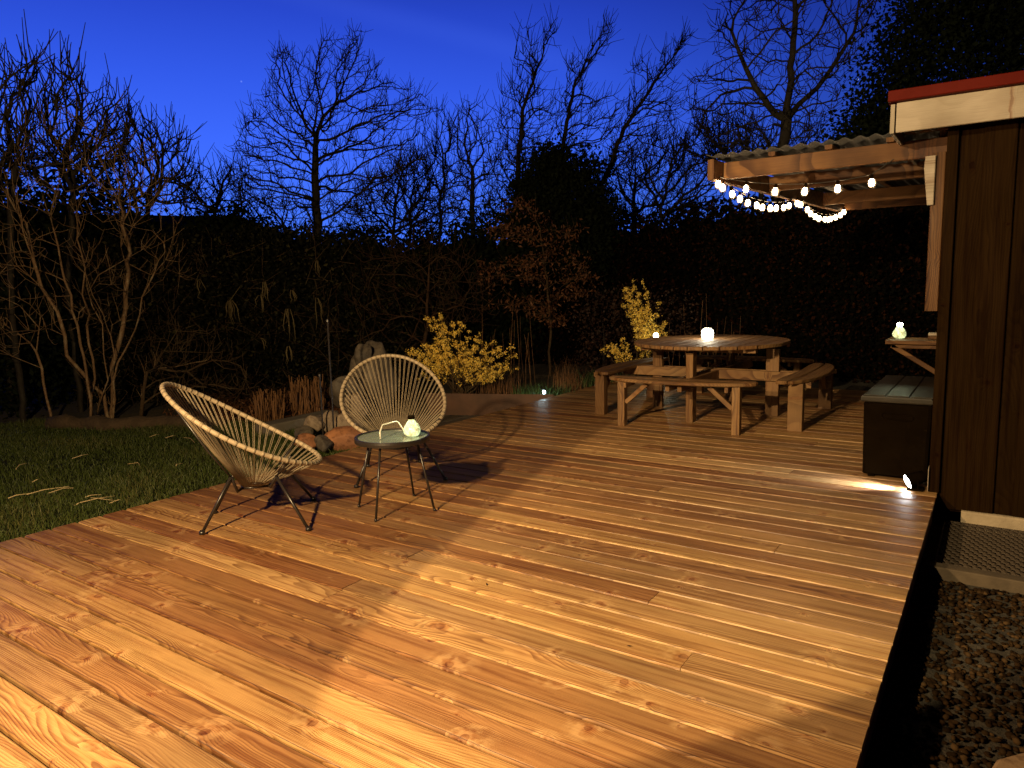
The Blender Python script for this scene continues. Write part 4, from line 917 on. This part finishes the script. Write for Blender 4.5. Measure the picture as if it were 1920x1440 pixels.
# the pale many-stemmed shrub
def z6(l): return [(x * .389, 300 + y * .389) for x, y in l]
stems = [(-1, z6([(533, 1262), (538, 1100), (545, 960), (530, 850), (505, 750), (440, 650), (412, 560), (405, 470)])),
         (-1, z6([(536, 1260), (545, 1000), (580, 850), (600, 700), (622, 580), (612, 450), (590, 300), (585, 150)])),
         (-1, z6([(528, 1262), (500, 1130), (400, 1040), (318, 950), (308, 850), (262, 740), (205, 620), (165, 480), (130, 300)])),
         (-1, z6([(445, 1262), (442, 1150), (460, 1060), (450, 960), (425, 800), (405, 650), (410, 520), (380, 380)])),
         (-1, z6([(432, 1262), (430, 1080), (410, 950), (372, 800), (345, 660), (300, 500), (260, 330)])),
         (-1, z6([(460, 1262), (520, 1060), (510, 940), (480, 800), (430, 640), (480, 560), (600, 480), (680, 430)])),
         (-1, z6([(550, 1250), (560, 980), (640, 820), (680, 650), (735, 540), (790, 480)])),
         (-1, z6([(665, 1275), (690, 1150), (695, 1030), (735, 1010), (850, 990), (1000, 960)])),
         (-1, z6([(262, 1300), (225, 1150), (185, 930), (175, 800)]))]
stems = [(a, [(x, y, rnd.uniform(-.25, .25)) for x, y in l]) for a, l in stems]
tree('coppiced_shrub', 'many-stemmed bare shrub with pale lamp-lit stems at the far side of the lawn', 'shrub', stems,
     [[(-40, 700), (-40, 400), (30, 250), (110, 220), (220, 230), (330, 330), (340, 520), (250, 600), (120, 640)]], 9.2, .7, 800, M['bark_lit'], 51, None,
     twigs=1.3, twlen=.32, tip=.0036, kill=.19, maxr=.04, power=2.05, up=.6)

def cloud_obj(name, label, cat_, group, base, C, size, mat, seed, part='foliage', stem=None, **k):
    t = thing(name, label, cat_, tuple(base), 0, group); V, Fc, R = leaf_quads(C, size, seed=seed, **k); V = V - np.array(base)
    mesh_obj(part, V, Fc, mat, t, rb=R)
    if stem is not None: 
        mb = stem; L = Vector(base); mb.V = [(v[0] - L.x, v[1] - L.y, v[2] - L.z) for v in mb.V]; mb.build('stem', M['bark_dark'], t, True)
    return t
def clumps(C, n, sp, r):
    """n points scattered in tight clumps about the rows of C"""
    k = r.integers(len(C), size=n); return C[k] + r.normal(size=(n, 3)) * sp
def mass(poly, d, th, nclump, nleaf, sp, seed):
    r = np.random.default_rng(seed); A = poly_sample(poly, nclump, d, th, r); return clumps(A, nleaf, sp, r)
def basept(px, d): b = W(px, 700, d); b[2] = -.1; return b
def stub(px, d, ztop, rad=.06):
    b = basept(px, d); mb = MB(); mb.tube([b, (b[0] + .03, b[1], ztop * .6), (b[0], b[1], ztop)], [rad, rad * .8, rad * .3], 8); return mb
EV = 'dark evergreens round the garden'
specs = [
    ('conifer', 'dark dense conifer in front of the wind-swept bare trees', 'tree', [(965, 520), (965, 400), (970, 350), (1000, 320), (1030, 285), (1060, 290), (1075, 330), (1095, 290), (1115, 310), (1130, 370), (1150, 440), (1150, 520)], 13, 1.2, 620, 44000, .15, .034, 1050),
    ('conifer', 'dark ivy-clad tree in the top right corner above the shed roof', 'tree', [(1545, 330), (1590, 250), (1620, 190), (1640, 80), (1690, 20), (1740, -60), (2050, -80), (2050, 260), (1750, 330)], 13, 1.6, 700, 46000, .20, .036, 1750),
    ('evergreen_shrub', 'dark evergreen shrub behind the pergola between the bare tree and shed', 'shrub', [(1560, 420), (1580, 260), (1640, 200), (1720, 200), (1720, 420)], 12.5, 1.0, 300, 14000, .18, .032, 1660),
    ('evergreen_shrub', 'dark evergreen shrub at the far left edge', 'shrub', [(-80, 830), (-80, 330), (-20, 300), (40, 350), (100, 410), (120, 560), (60, 800)], 10.6, .7, 320, 9000, .17, .035, 20),
    ('evergreen_shrub', 'dark evergreen shrub left of the dark house roof', 'shrub', [(60, 780), (70, 380), (120, 340), (160, 370), (190, 330), (215, 380), (300, 430), (320, 780)], 11.5, .7, 420, 12000, .18, .038, 190),
    ('evergreen_shrub', 'low dark evergreen shrub left of the domed bare tree', 'shrub', [(330, 470), (350, 425), (410, 415), (440, 395), (480, 420), (560, 440), (600, 470), (580, 520), (350, 520)], 12.0, .7, 260, 7000, .15, .038, 470),
    ('evergreen_shrub', 'low dark evergreen shrub right of the domed bare tree', 'shrub', [(590, 600), (600, 450), (640, 440), (690, 450), (720, 480), (780, 460), (830, 480), (840, 600)], 12.6, .7, 300, 8000, .16, .04, 700),
    ('evergreen_shrub', 'dark evergreen shrub left of the dense conifer', 'shrub', [(810, 640), (820, 470), (850, 430), (880, 440), (915, 400), (950, 410), (990, 440), (1000, 640)], 12.4, .7, 300, 8500, .15, .04, 900),
]
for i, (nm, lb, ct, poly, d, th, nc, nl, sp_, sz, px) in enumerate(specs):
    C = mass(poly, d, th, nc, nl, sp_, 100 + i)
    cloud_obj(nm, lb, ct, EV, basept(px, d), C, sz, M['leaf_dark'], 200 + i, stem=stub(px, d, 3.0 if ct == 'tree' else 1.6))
# the far wood closing the view
def wall_mass(name, label, cat_, pxs, d, tops, seed, n, mat, size, kind=None, group=None, thick=.5, core=True, zb=-.2):
    r = np.random.default_rng(seed); C = []
    for _ in range(n):
        px = r.uniform(pxs[0], pxs[-1]); t = np.interp(px, pxs, tops); dd = np.interp(px, pxs, d) if isinstance(d, list) else d
        top = W(px, t, dd)[2]; z = zb + (top - zb) * r.random() ** .8
        q = W(px, 500, dd + r.uniform(-thick, thick * .6)); C.append((q[0], q[1], z + abs(r.normal()) * .08))
    V, Fc, R = leaf_quads(np.array(C), size, seed=seed)
    parts = [(V, Fc, R)]
    if core:                                            # woody inside of the hedge: a lumpy thick body
        m_ = 160; cv = []; cf = []
        for j in range(m_ + 1):
            px = pxs[0] + (pxs[-1] - pxs[0]) * j / m_; dd = np.interp(px, pxs, d) if isinstance(d, list) else d
            top = W(px, np.interp(px, pxs, tops), dd)[2] * (.90 + .05 * math.sin(j * 1.7) * math.sin(j * .6))
            for kk, (dz, off) in enumerate(((0, .1), (.5, .0), (.9, .1), (1, .35), (.9, .7), (0, .8))):
                q = W(px, 500, dd + off + .06 * math.sin(j * 2.3 + kk)); cv.append((q[0], q[1], zb + (top - zb) * dz))
        for j in range(m_):
            for kk in range(5): a = j * 6 + kk; cf.append([a, a + 6, a + 7, a + 1])
        cf = [f for f in cf]; parts.append((np.array(cv), np.array(cf), np.full(len(cv), .2)))
    V, Fc, R = join_leaves(parts)
    o = mesh_obj(name, V, Fc, mat, rb=R); return tag(o, label, cat_, group, kind)
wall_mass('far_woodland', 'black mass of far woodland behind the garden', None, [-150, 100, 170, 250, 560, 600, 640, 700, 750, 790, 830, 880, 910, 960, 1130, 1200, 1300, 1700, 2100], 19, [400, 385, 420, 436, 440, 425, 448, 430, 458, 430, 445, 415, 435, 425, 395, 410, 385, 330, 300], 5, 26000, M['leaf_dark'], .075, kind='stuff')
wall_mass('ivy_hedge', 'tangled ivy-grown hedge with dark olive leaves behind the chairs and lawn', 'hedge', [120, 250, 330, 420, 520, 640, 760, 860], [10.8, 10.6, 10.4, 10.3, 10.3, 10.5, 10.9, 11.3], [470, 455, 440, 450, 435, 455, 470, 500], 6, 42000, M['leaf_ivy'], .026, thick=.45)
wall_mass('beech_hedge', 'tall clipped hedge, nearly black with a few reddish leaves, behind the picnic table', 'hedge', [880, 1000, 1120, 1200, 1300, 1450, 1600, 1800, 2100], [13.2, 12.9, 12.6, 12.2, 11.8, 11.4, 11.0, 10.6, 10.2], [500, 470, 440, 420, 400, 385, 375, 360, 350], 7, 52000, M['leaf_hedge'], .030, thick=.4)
tw = np.random.default_rng(77); mb = MB()
for _ in range(620):
    px = tw.uniform(150, 880); a = W(px, tw.uniform(470, 760), tw.uniform(9.9, 10.3) if px < 700 else tw.uniform(10.3, 10.9)); L = tw.uniform(.15, .6)
    dvec = tw.normal(size=3) * [.8, .5, .7]; dvec[2] = abs(dvec[2]) * (1 if tw.random() < .75 else -1); dvec /= np.linalg.norm(dvec)
    pts = [a, a + dvec * L * .5 + tw.normal(size=3) * .04, a + dvec * L + tw.normal(size=3) * .08]; mb.tube(pts, [.0042, .0032, .0018], 3, caps=False)
    if tw.random() < .6: e = dvec + tw.normal(size=3) * .7; mb.tube([pts[1], pts[1] + e * L * .3], [.0025, .0014], 3, caps=False)
tag(mb.build('hedge_twigs', M['bark_mid']), 'thin bare twigs poking out of the ivy hedge', 'twigs', None, 'stuff')
# beech shrub with withered leaves
t, P, par, rad, base = tree('young_beech', 'young beech with withered red-brown leaves beside the conifer', 'tree', [(-1, [(1032, 680), (1030, 600), (1026, 520), (1015, 450)])],
     [[(885, 480), (915, 400), (960, 375), (1020, 390), (1080, 430), (1125, 500), (1115, 570), (1060, 620), (1000, 600), (940, 590), (900, 540)]], 11.2, .8, 300, M['bark_mid'], 61, None, twigs=.6, tip=.004, kill=.25)
idx = [i for i in range(len(P)) if rad[i] < .009 and par[i] >= 0]; r9 = np.random.default_rng(9)
C = np.array([P[i] for i in idx])[r9.integers(len(idx), size=2300)] + r9.normal(size=(2300, 3)) * .06
V, Fc, R = leaf_quads(C, .030, seed=62, aspect=.42, down=.8); mesh_obj('leaves', V - np.array(base), Fc, M['leaf_beech'], t, rb=R)
# reddish thicket and ground plants
C = mass([(1080, 700), (1085, 600), (1110, 560), (1180, 540), (1290, 560), (1300, 640), (1130, 720)], 11.0, .5, 200, 4200, .11, 71)
cloud_obj('leafy_thicket', 'low reddish-brown thicket between the young beech and the yellow blossoms', 'shrub', None, basept(1120, 11), C, .022, M['leaf_red'], 72, stem=stub(1130, 11, .8, .02))

# yellow bushes --------------------------------------------------------
def blossom_bush(label, base, tips, seed, dens=1.0, sz=.012):
    r = np.random.default_rng(seed); b = np.array(base); t = thing('blossom_bush', label, 'bush', tuple(b), 0, 'yellow flowering bushes beyond the deck')
    mb = MB(); C = []
    for (px, py, d, t0) in tips:
        e = W(px, py, d) - b; s = np.array([r.uniform(-.12, .12), r.uniform(-.12, .12), 0]); c = s * .5 + e * .45 + np.array([0, 0, .12 * np.linalg.norm(e)]) + r.normal(size=3) * .05
        pts = [(1 - u) ** 2 * s + 2 * u * (1 - u) * c + u * u * e for u in np.linspace(0, 1, 9)]
        pts = [q + r.normal(size=3) * .008 for q in pts]; mb.tube(pts, np.linspace(.0075, .0022, 9), 5, caps=False, r=.5)
        L = np.linalg.norm(e)
        for u in np.arange(t0, 1.0, .034 / L / dens):
            if r.random() < .25: continue
            q = (1 - u) ** 2 * s + 2 * u * (1 - u) * c + u * u * e + r.normal(size=3) * .022; C.append(q)
    mb.build('stems', M['bark_mid'], t, True)
    C = np.array(C); C = np.repeat(C, 17, 0) + r.normal(size=(len(C) * 17, 3)) * .0155
    V, Fc, R = leaf_quads(C, sz, seed=seed, aspect=.55); mesh_obj('blossom', V, Fc, M['petal'], t, rb=R)
rb_ = np.random.default_rng(81)
tips = []
sil = [(775, 655), (790, 640), (800, 600), (815, 590), (825, 585), (845, 600), (865, 605), (880, 625), (900, 630), (905, 618), (925, 640), (940, 650), (955, 655), (970, 665), (972, 690), (955, 690), (940, 700), (775, 670), (760, 665)]
for (x, y) in sil: tips.append((x + rb_.uniform(-5, 5), y + rb_.uniform(-5, 5), 9.3 + rb_.uniform(-.3, .3), .42))
for _ in range(34): 
    x = rb_.uniform(775, 965); y = np.interp(x, [775, 820, 880, 970], [655, 610, 635, 670]) + rb_.uniform(8, 60); tips.append((x, y, 9.3 + rb_.uniform(-.45, .35), .5))
b = W(868, 738, 9.3); b[2] = -.05
blossom_bush('large spreading bush full of yellow blossoms behind the rear string chair', b, tips, 82)
b = W(1228, 690, 10.6); b[2] = -.05
tips = [(1168, 532, 10.6, .25), (1178, 555, 10.55, .3), (1187, 528, 10.6, .35), (1206, 530, 10.6, .35), (1165, 567, 10.6, .45), (1196, 560, 10.7, .4), (1212, 575, 10.6, .4), (1232, 572, 10.6, .5), (1215, 590, 10.5, .4), (1190, 605, 10.6, .5), (1195, 618, 10.6, .5),
        (1225, 600, 10.6, .5), (1248, 603, 10.7, .6), (1240, 612, 10.6, .6), (1205, 625, 10.5, .5), (1250, 625, 10.6, .6), (1180, 545, 10.6, .4), (1205, 600, 10.6, .4)]
blossom_bush('tall thin yellow-flowering bush behind the left side of the picnic table', b, tips, 83, dens=1.2)
b = W(1185, 712, 10.0); b[2] = -.05
tips = [(1128, 650, 10, .8), (1145, 640, 10, .45), (1155, 645, 10, .5), (1162, 632, 10, .6), (1170, 642, 10, .5), (1150, 655, 9.9, .6), (1197, 632, 10, .7), (1200, 645, 10, .6), (1165, 660, 10, .6), (1180, 665, 10, .6), (1175, 675, 9.9, .6), (1205, 670, 10, .8), (1140, 648, 10, .7), (1158, 650, 10.1, .5)]
blossom_bush('low sprays of yellow blossom left of the picnic table bench', b, tips, 84, dens=.9)
# small bright lantern in the bush
p = W(1230, 626, 10.2); gl = thing('garden_lantern', 'small glaring lantern on a stake inside the tall yellow bush', 'lantern', (p[0], p[1], -.1))
mb = MB(); mb.tube([(0, 0, 0), (0, 0, p[2] + .02)], .006, 6); mb.build('stake', M['black_metal'], gl)
mb = MB(); mb.lathe([(.012, p[2] + .03), (.034, p[2] + .05), (.036, p[2] + .085), (.018, p[2] + .11)], n=14); mb.build('glass', M['candle'], gl, True)
lp = bpy.data.lights.new('bush_light', 'POINT'); lp.energy = 2.2; lp.color = (1, .93, .55); lp.shadow_soft_size = .02
lo = bpy.data.objects.new('bush_light', lp); lo.location = (0.02, -.08, p[2] + .14); lo.parent = gl; COL.objects.link(lo)
# cool garden light
p = W(1020, 735, 8.75); sg_ = thing('solar_garden_light', 'small cool-white solar light at the steel edging beside the deck', 'garden light', (p[0], p[1], -.05))
mb = MB(); mb.tube([(0, 0, 0), (0, 0, .07)], .006, 6); mb.build('stake', M['black_metal'], sg_)
mb = MB(); mb.lathe([(.02, .11), (.032, .112), (.032, .122), (.02, .126)], n=16); mb.build('housing', M['black_metal'], sg_, True)
mb = MB(); mb.lathe([(.012, .068), (.018, .075), (.018, .10), (.015, .108)], n=14); mb.build('lens', M['led_cool'], sg_, True)
lp = bpy.data.lights.new('cool_light', 'POINT'); lp.energy = .8; lp.color = (.7, .95, 1); lp.shadow_soft_size = .02
lo = bpy.data.objects.new('cool_light', lp); lo.location = (.0, -.05, .16); lo.parent = sg_; COL.objects.link(lo)
# ferns / ground plants about the light
def tuft(name, label, c, n, h, sp, mat, seed, lean=.5, wd=.004, segs=3, spread=.1):
    r = np.random.default_rng(seed); V = []; Fc = []; R = []
    for i in range(n):
        b = np.array([r.normal() * spread, r.normal() * spread, 0]); a = r.uniform(0, 6.28); hh_ = h * r.uniform(.4, 1); s = np.array([math.sin(a), -math.cos(a), 0]) * wd; o = np.array([math.cos(a), math.sin(a), 0])
        base_ = len(V); rr = r.random()
        for k in range(segs + 1):
            u = k / segs; q = b + o * lean * hh_ * u * u + np.array([0, 0, hh_ * (u - .25 * lean * u * u)]); w_ = 1 - u * .85
            V += [q - s * w_, q + s * w_]; R += [rr, rr]
        for k in range(segs): a_ = base_ + 2 * k; Fc.append([a_, a_ + 1, a_ + 3, a_ + 2])
    o = mesh_obj(name, V, Fc, mat, rb=R); o.location = c; return tag(o, label, 'plant', 'plants in the bed beyond the deck')
for k, (px, py, d, h, mt, lb) in enumerate([(985, 735, 9.0, .22, 'leaf_green', 'bushy green plant lit by the cool garden light'), (1005, 738, 9.2, .20, 'leaf_green', 'small green plant directly left of the cool garden light'),
        (1045, 736, 9.0, .24, 'leaf_green', 'spiky green tuft right of the cool garden light'), (1075, 725, 9.4, .34, 'reed', 'tall brown grass tuft right of the cool garden light'), (1110, 715, 9.8, .30, 'leaf_green', 'green tuft beside the deck left of the bench'),
        (955, 735, 9.3, .34, 'reed', 'tall brown grass tuft left of the cool garden light'), (1060, 712, 9.9, .5, 'reed', 'tallest brown grass tuft in front of the young beech'), (920, 738, 9.4, .30, 'reed', 'brown grass tuft under the large yellow bush'), (1132, 706, 10, .28, 'leaf_green', 'green tuft nearest the left end of the bench')]):
    q = W(px, py, d); tuft('garden_plant', lb, (q[0], q[1], -.06), 90, h, 0, M[mt], 300 + k, .7 if mt == 'leaf_green' else .35, .006 if mt == 'leaf_green' else .003)
# tall dry stalks
def stalks(label, poly, d, th, n, seed, mat, rad=.0028, z0=-.05):
    r = np.random.default_rng(seed); A = poly_sample(poly, n, d, th, r); mb = MB()
    for q in A:
        b = np.array([q[0] + r.normal() * .06, q[1] + r.normal() * .06, z0]); mb.tube([b, (b + q) / 2 + r.normal(size=3) * .015, q], [rad, rad * .9, rad * .6], 4, caps=False)
    return tag(mb.build('dry_stems', mat), label, 'stems', 'dry stems beyond the deck')
stalks('cluster of tall thin dry stems between the yellow bush and the beech', [(900, 560), (990, 560), (1000, 640), (905, 640)], 10.0, .3, 16, 401, M['reed'])
stalks('tall thin dry stems behind the middle of the picnic table', [(1245, 520), (1400, 560), (1400, 640), (1250, 640)], 10.9, .3, 16, 402, M['reed'])
# cut reed stubble and dead leaf litter
def stubble(label, px0, px1, py, d, h, n, seed):
    r = np.random.default_rng(seed); mb = MB()
    for i in range(n):
        q = W(r.uniform(px0, px1), py, d + r.uniform(-.25, .35)); a = r.normal(size=2) * .035; hh_ = h * r.uniform(.5, 1.1)
        mb.tube([(q[0], q[1], -.12), (q[0] + a[0], q[1] + a[1], -.12 + hh_)], r.uniform(.003, .0055), 4)
    return tag(mb.build('reed_stubble', M['reed']), label, 'reeds', 'clumps of cut reeds behind the chairs')
stubble('low clump of cut brown reeds behind the sleeper, the left one', 480, 532, 785, 8.3, .34, 210, 411)
stubble('taller clump of cut brown reeds left of the black poles, the right one', 548, 606, 770, 8.6, .42, 230, 412)
r = np.random.default_rng(55); C = []
for _ in range(2600):
    px = r.uniform(400, 640) if r.random() < .7 else r.uniform(300, 700); q = W(px, 700, r.uniform(8.2, 10.2)); C.append((q[0], q[1], -.08 + abs(r.normal()) * .05))
V, Fc, R = leaf_quads(np.array(C), .03, seed=56, aspect=.3); tag(mesh_obj('leaf_litter', V, Fc, M['leaf_beech'], rb=R), 'dead brown leaves and litter under the hedge', None, None, 'stuff')
mb = MB()
for _ in range(170):
    px = r.uniform(380, 660); q = W(px, 700, r.uniform(8.6, 10.0)); a = r.normal(size=3) * [.25, .25, .12]; a[2] = abs(a[2]) + .12; b = np.array([q[0], q[1], -.06]); mb.tube([b, b + a * .5 + r.normal(size=3) * .03, b + a], [.003, .0025, .0015], 3, caps=False)
tag(mb.build('bramble_stems', M['twig']), 'reddish tangle of bramble stems at the foot of the ivy hedge', 'brambles')
# hanging dead leaf blades in the ivy hedge
for k, (px, py, L, n) in enumerate([(430, 565, .33, 9), (495, 530, .34, 5), (488, 555, .22, 5), (545, 545, .20, 5), (540, 580, .42, 6), (594, 490, .20, 4), (592, 560, .55, 3), (370, 525, .22, 3), (487, 635, .28, 2), (540, 650, .26, 4)]):
    r = np.random.default_rng(600 + k); mb = MB(); t0 = W(px, py, 9.75)
    for i in range(n):
        a = r.normal(size=2) * .028 + [.012, .008]; l = L * r.uniform(.3, 1) ** .8; k_ = r.uniform(-.02, .02); mb.tube([(0, 0, 0), (a[0] * .6, a[1] * .6, .006), (a[0] * 1.3 + k_, a[1] * 1.3, -l * .35), (a[0] * 1.4 - k_, a[1] * 1.4, -l * .7), (a[0] * 1.5 + k_ * 2, a[1] * 1.5, -l)], [.002, .004, .006, .004, .001], 4, caps=False)
    if k == 0: mb.tube([(0, 0, 0), (-.1, .3, .25), (-.1, .8, .3)], .004, 4, caps=False)
    o = mb.build('dead_leaf_blades', M['straw_dim']); o.location = t0
    tag(o, ['widest fan of pale dead leaf blades hanging in the ivy hedge, above the nearer chair', 'long pale dead blades hanging highest in a thin bunch right of the widest fan', 'short crossed dead blades just below the long thin bunch', 'small bent bunch of dead blades left of the domed tree trunk',
            'long drooping dead blades below the small bent bunch', 'short pale dead blades highest on the domed tree trunk', 'long single dead blades hanging on the domed tree trunk', 'faint small dead blades furthest left in the ivy hedge', 'pair of dead blades low in the middle of the ivy hedge', 'low faint bunch of dead blades above the reed clumps'][k], 'dead leaves', 'dead leaf blades hanging in the hedge')
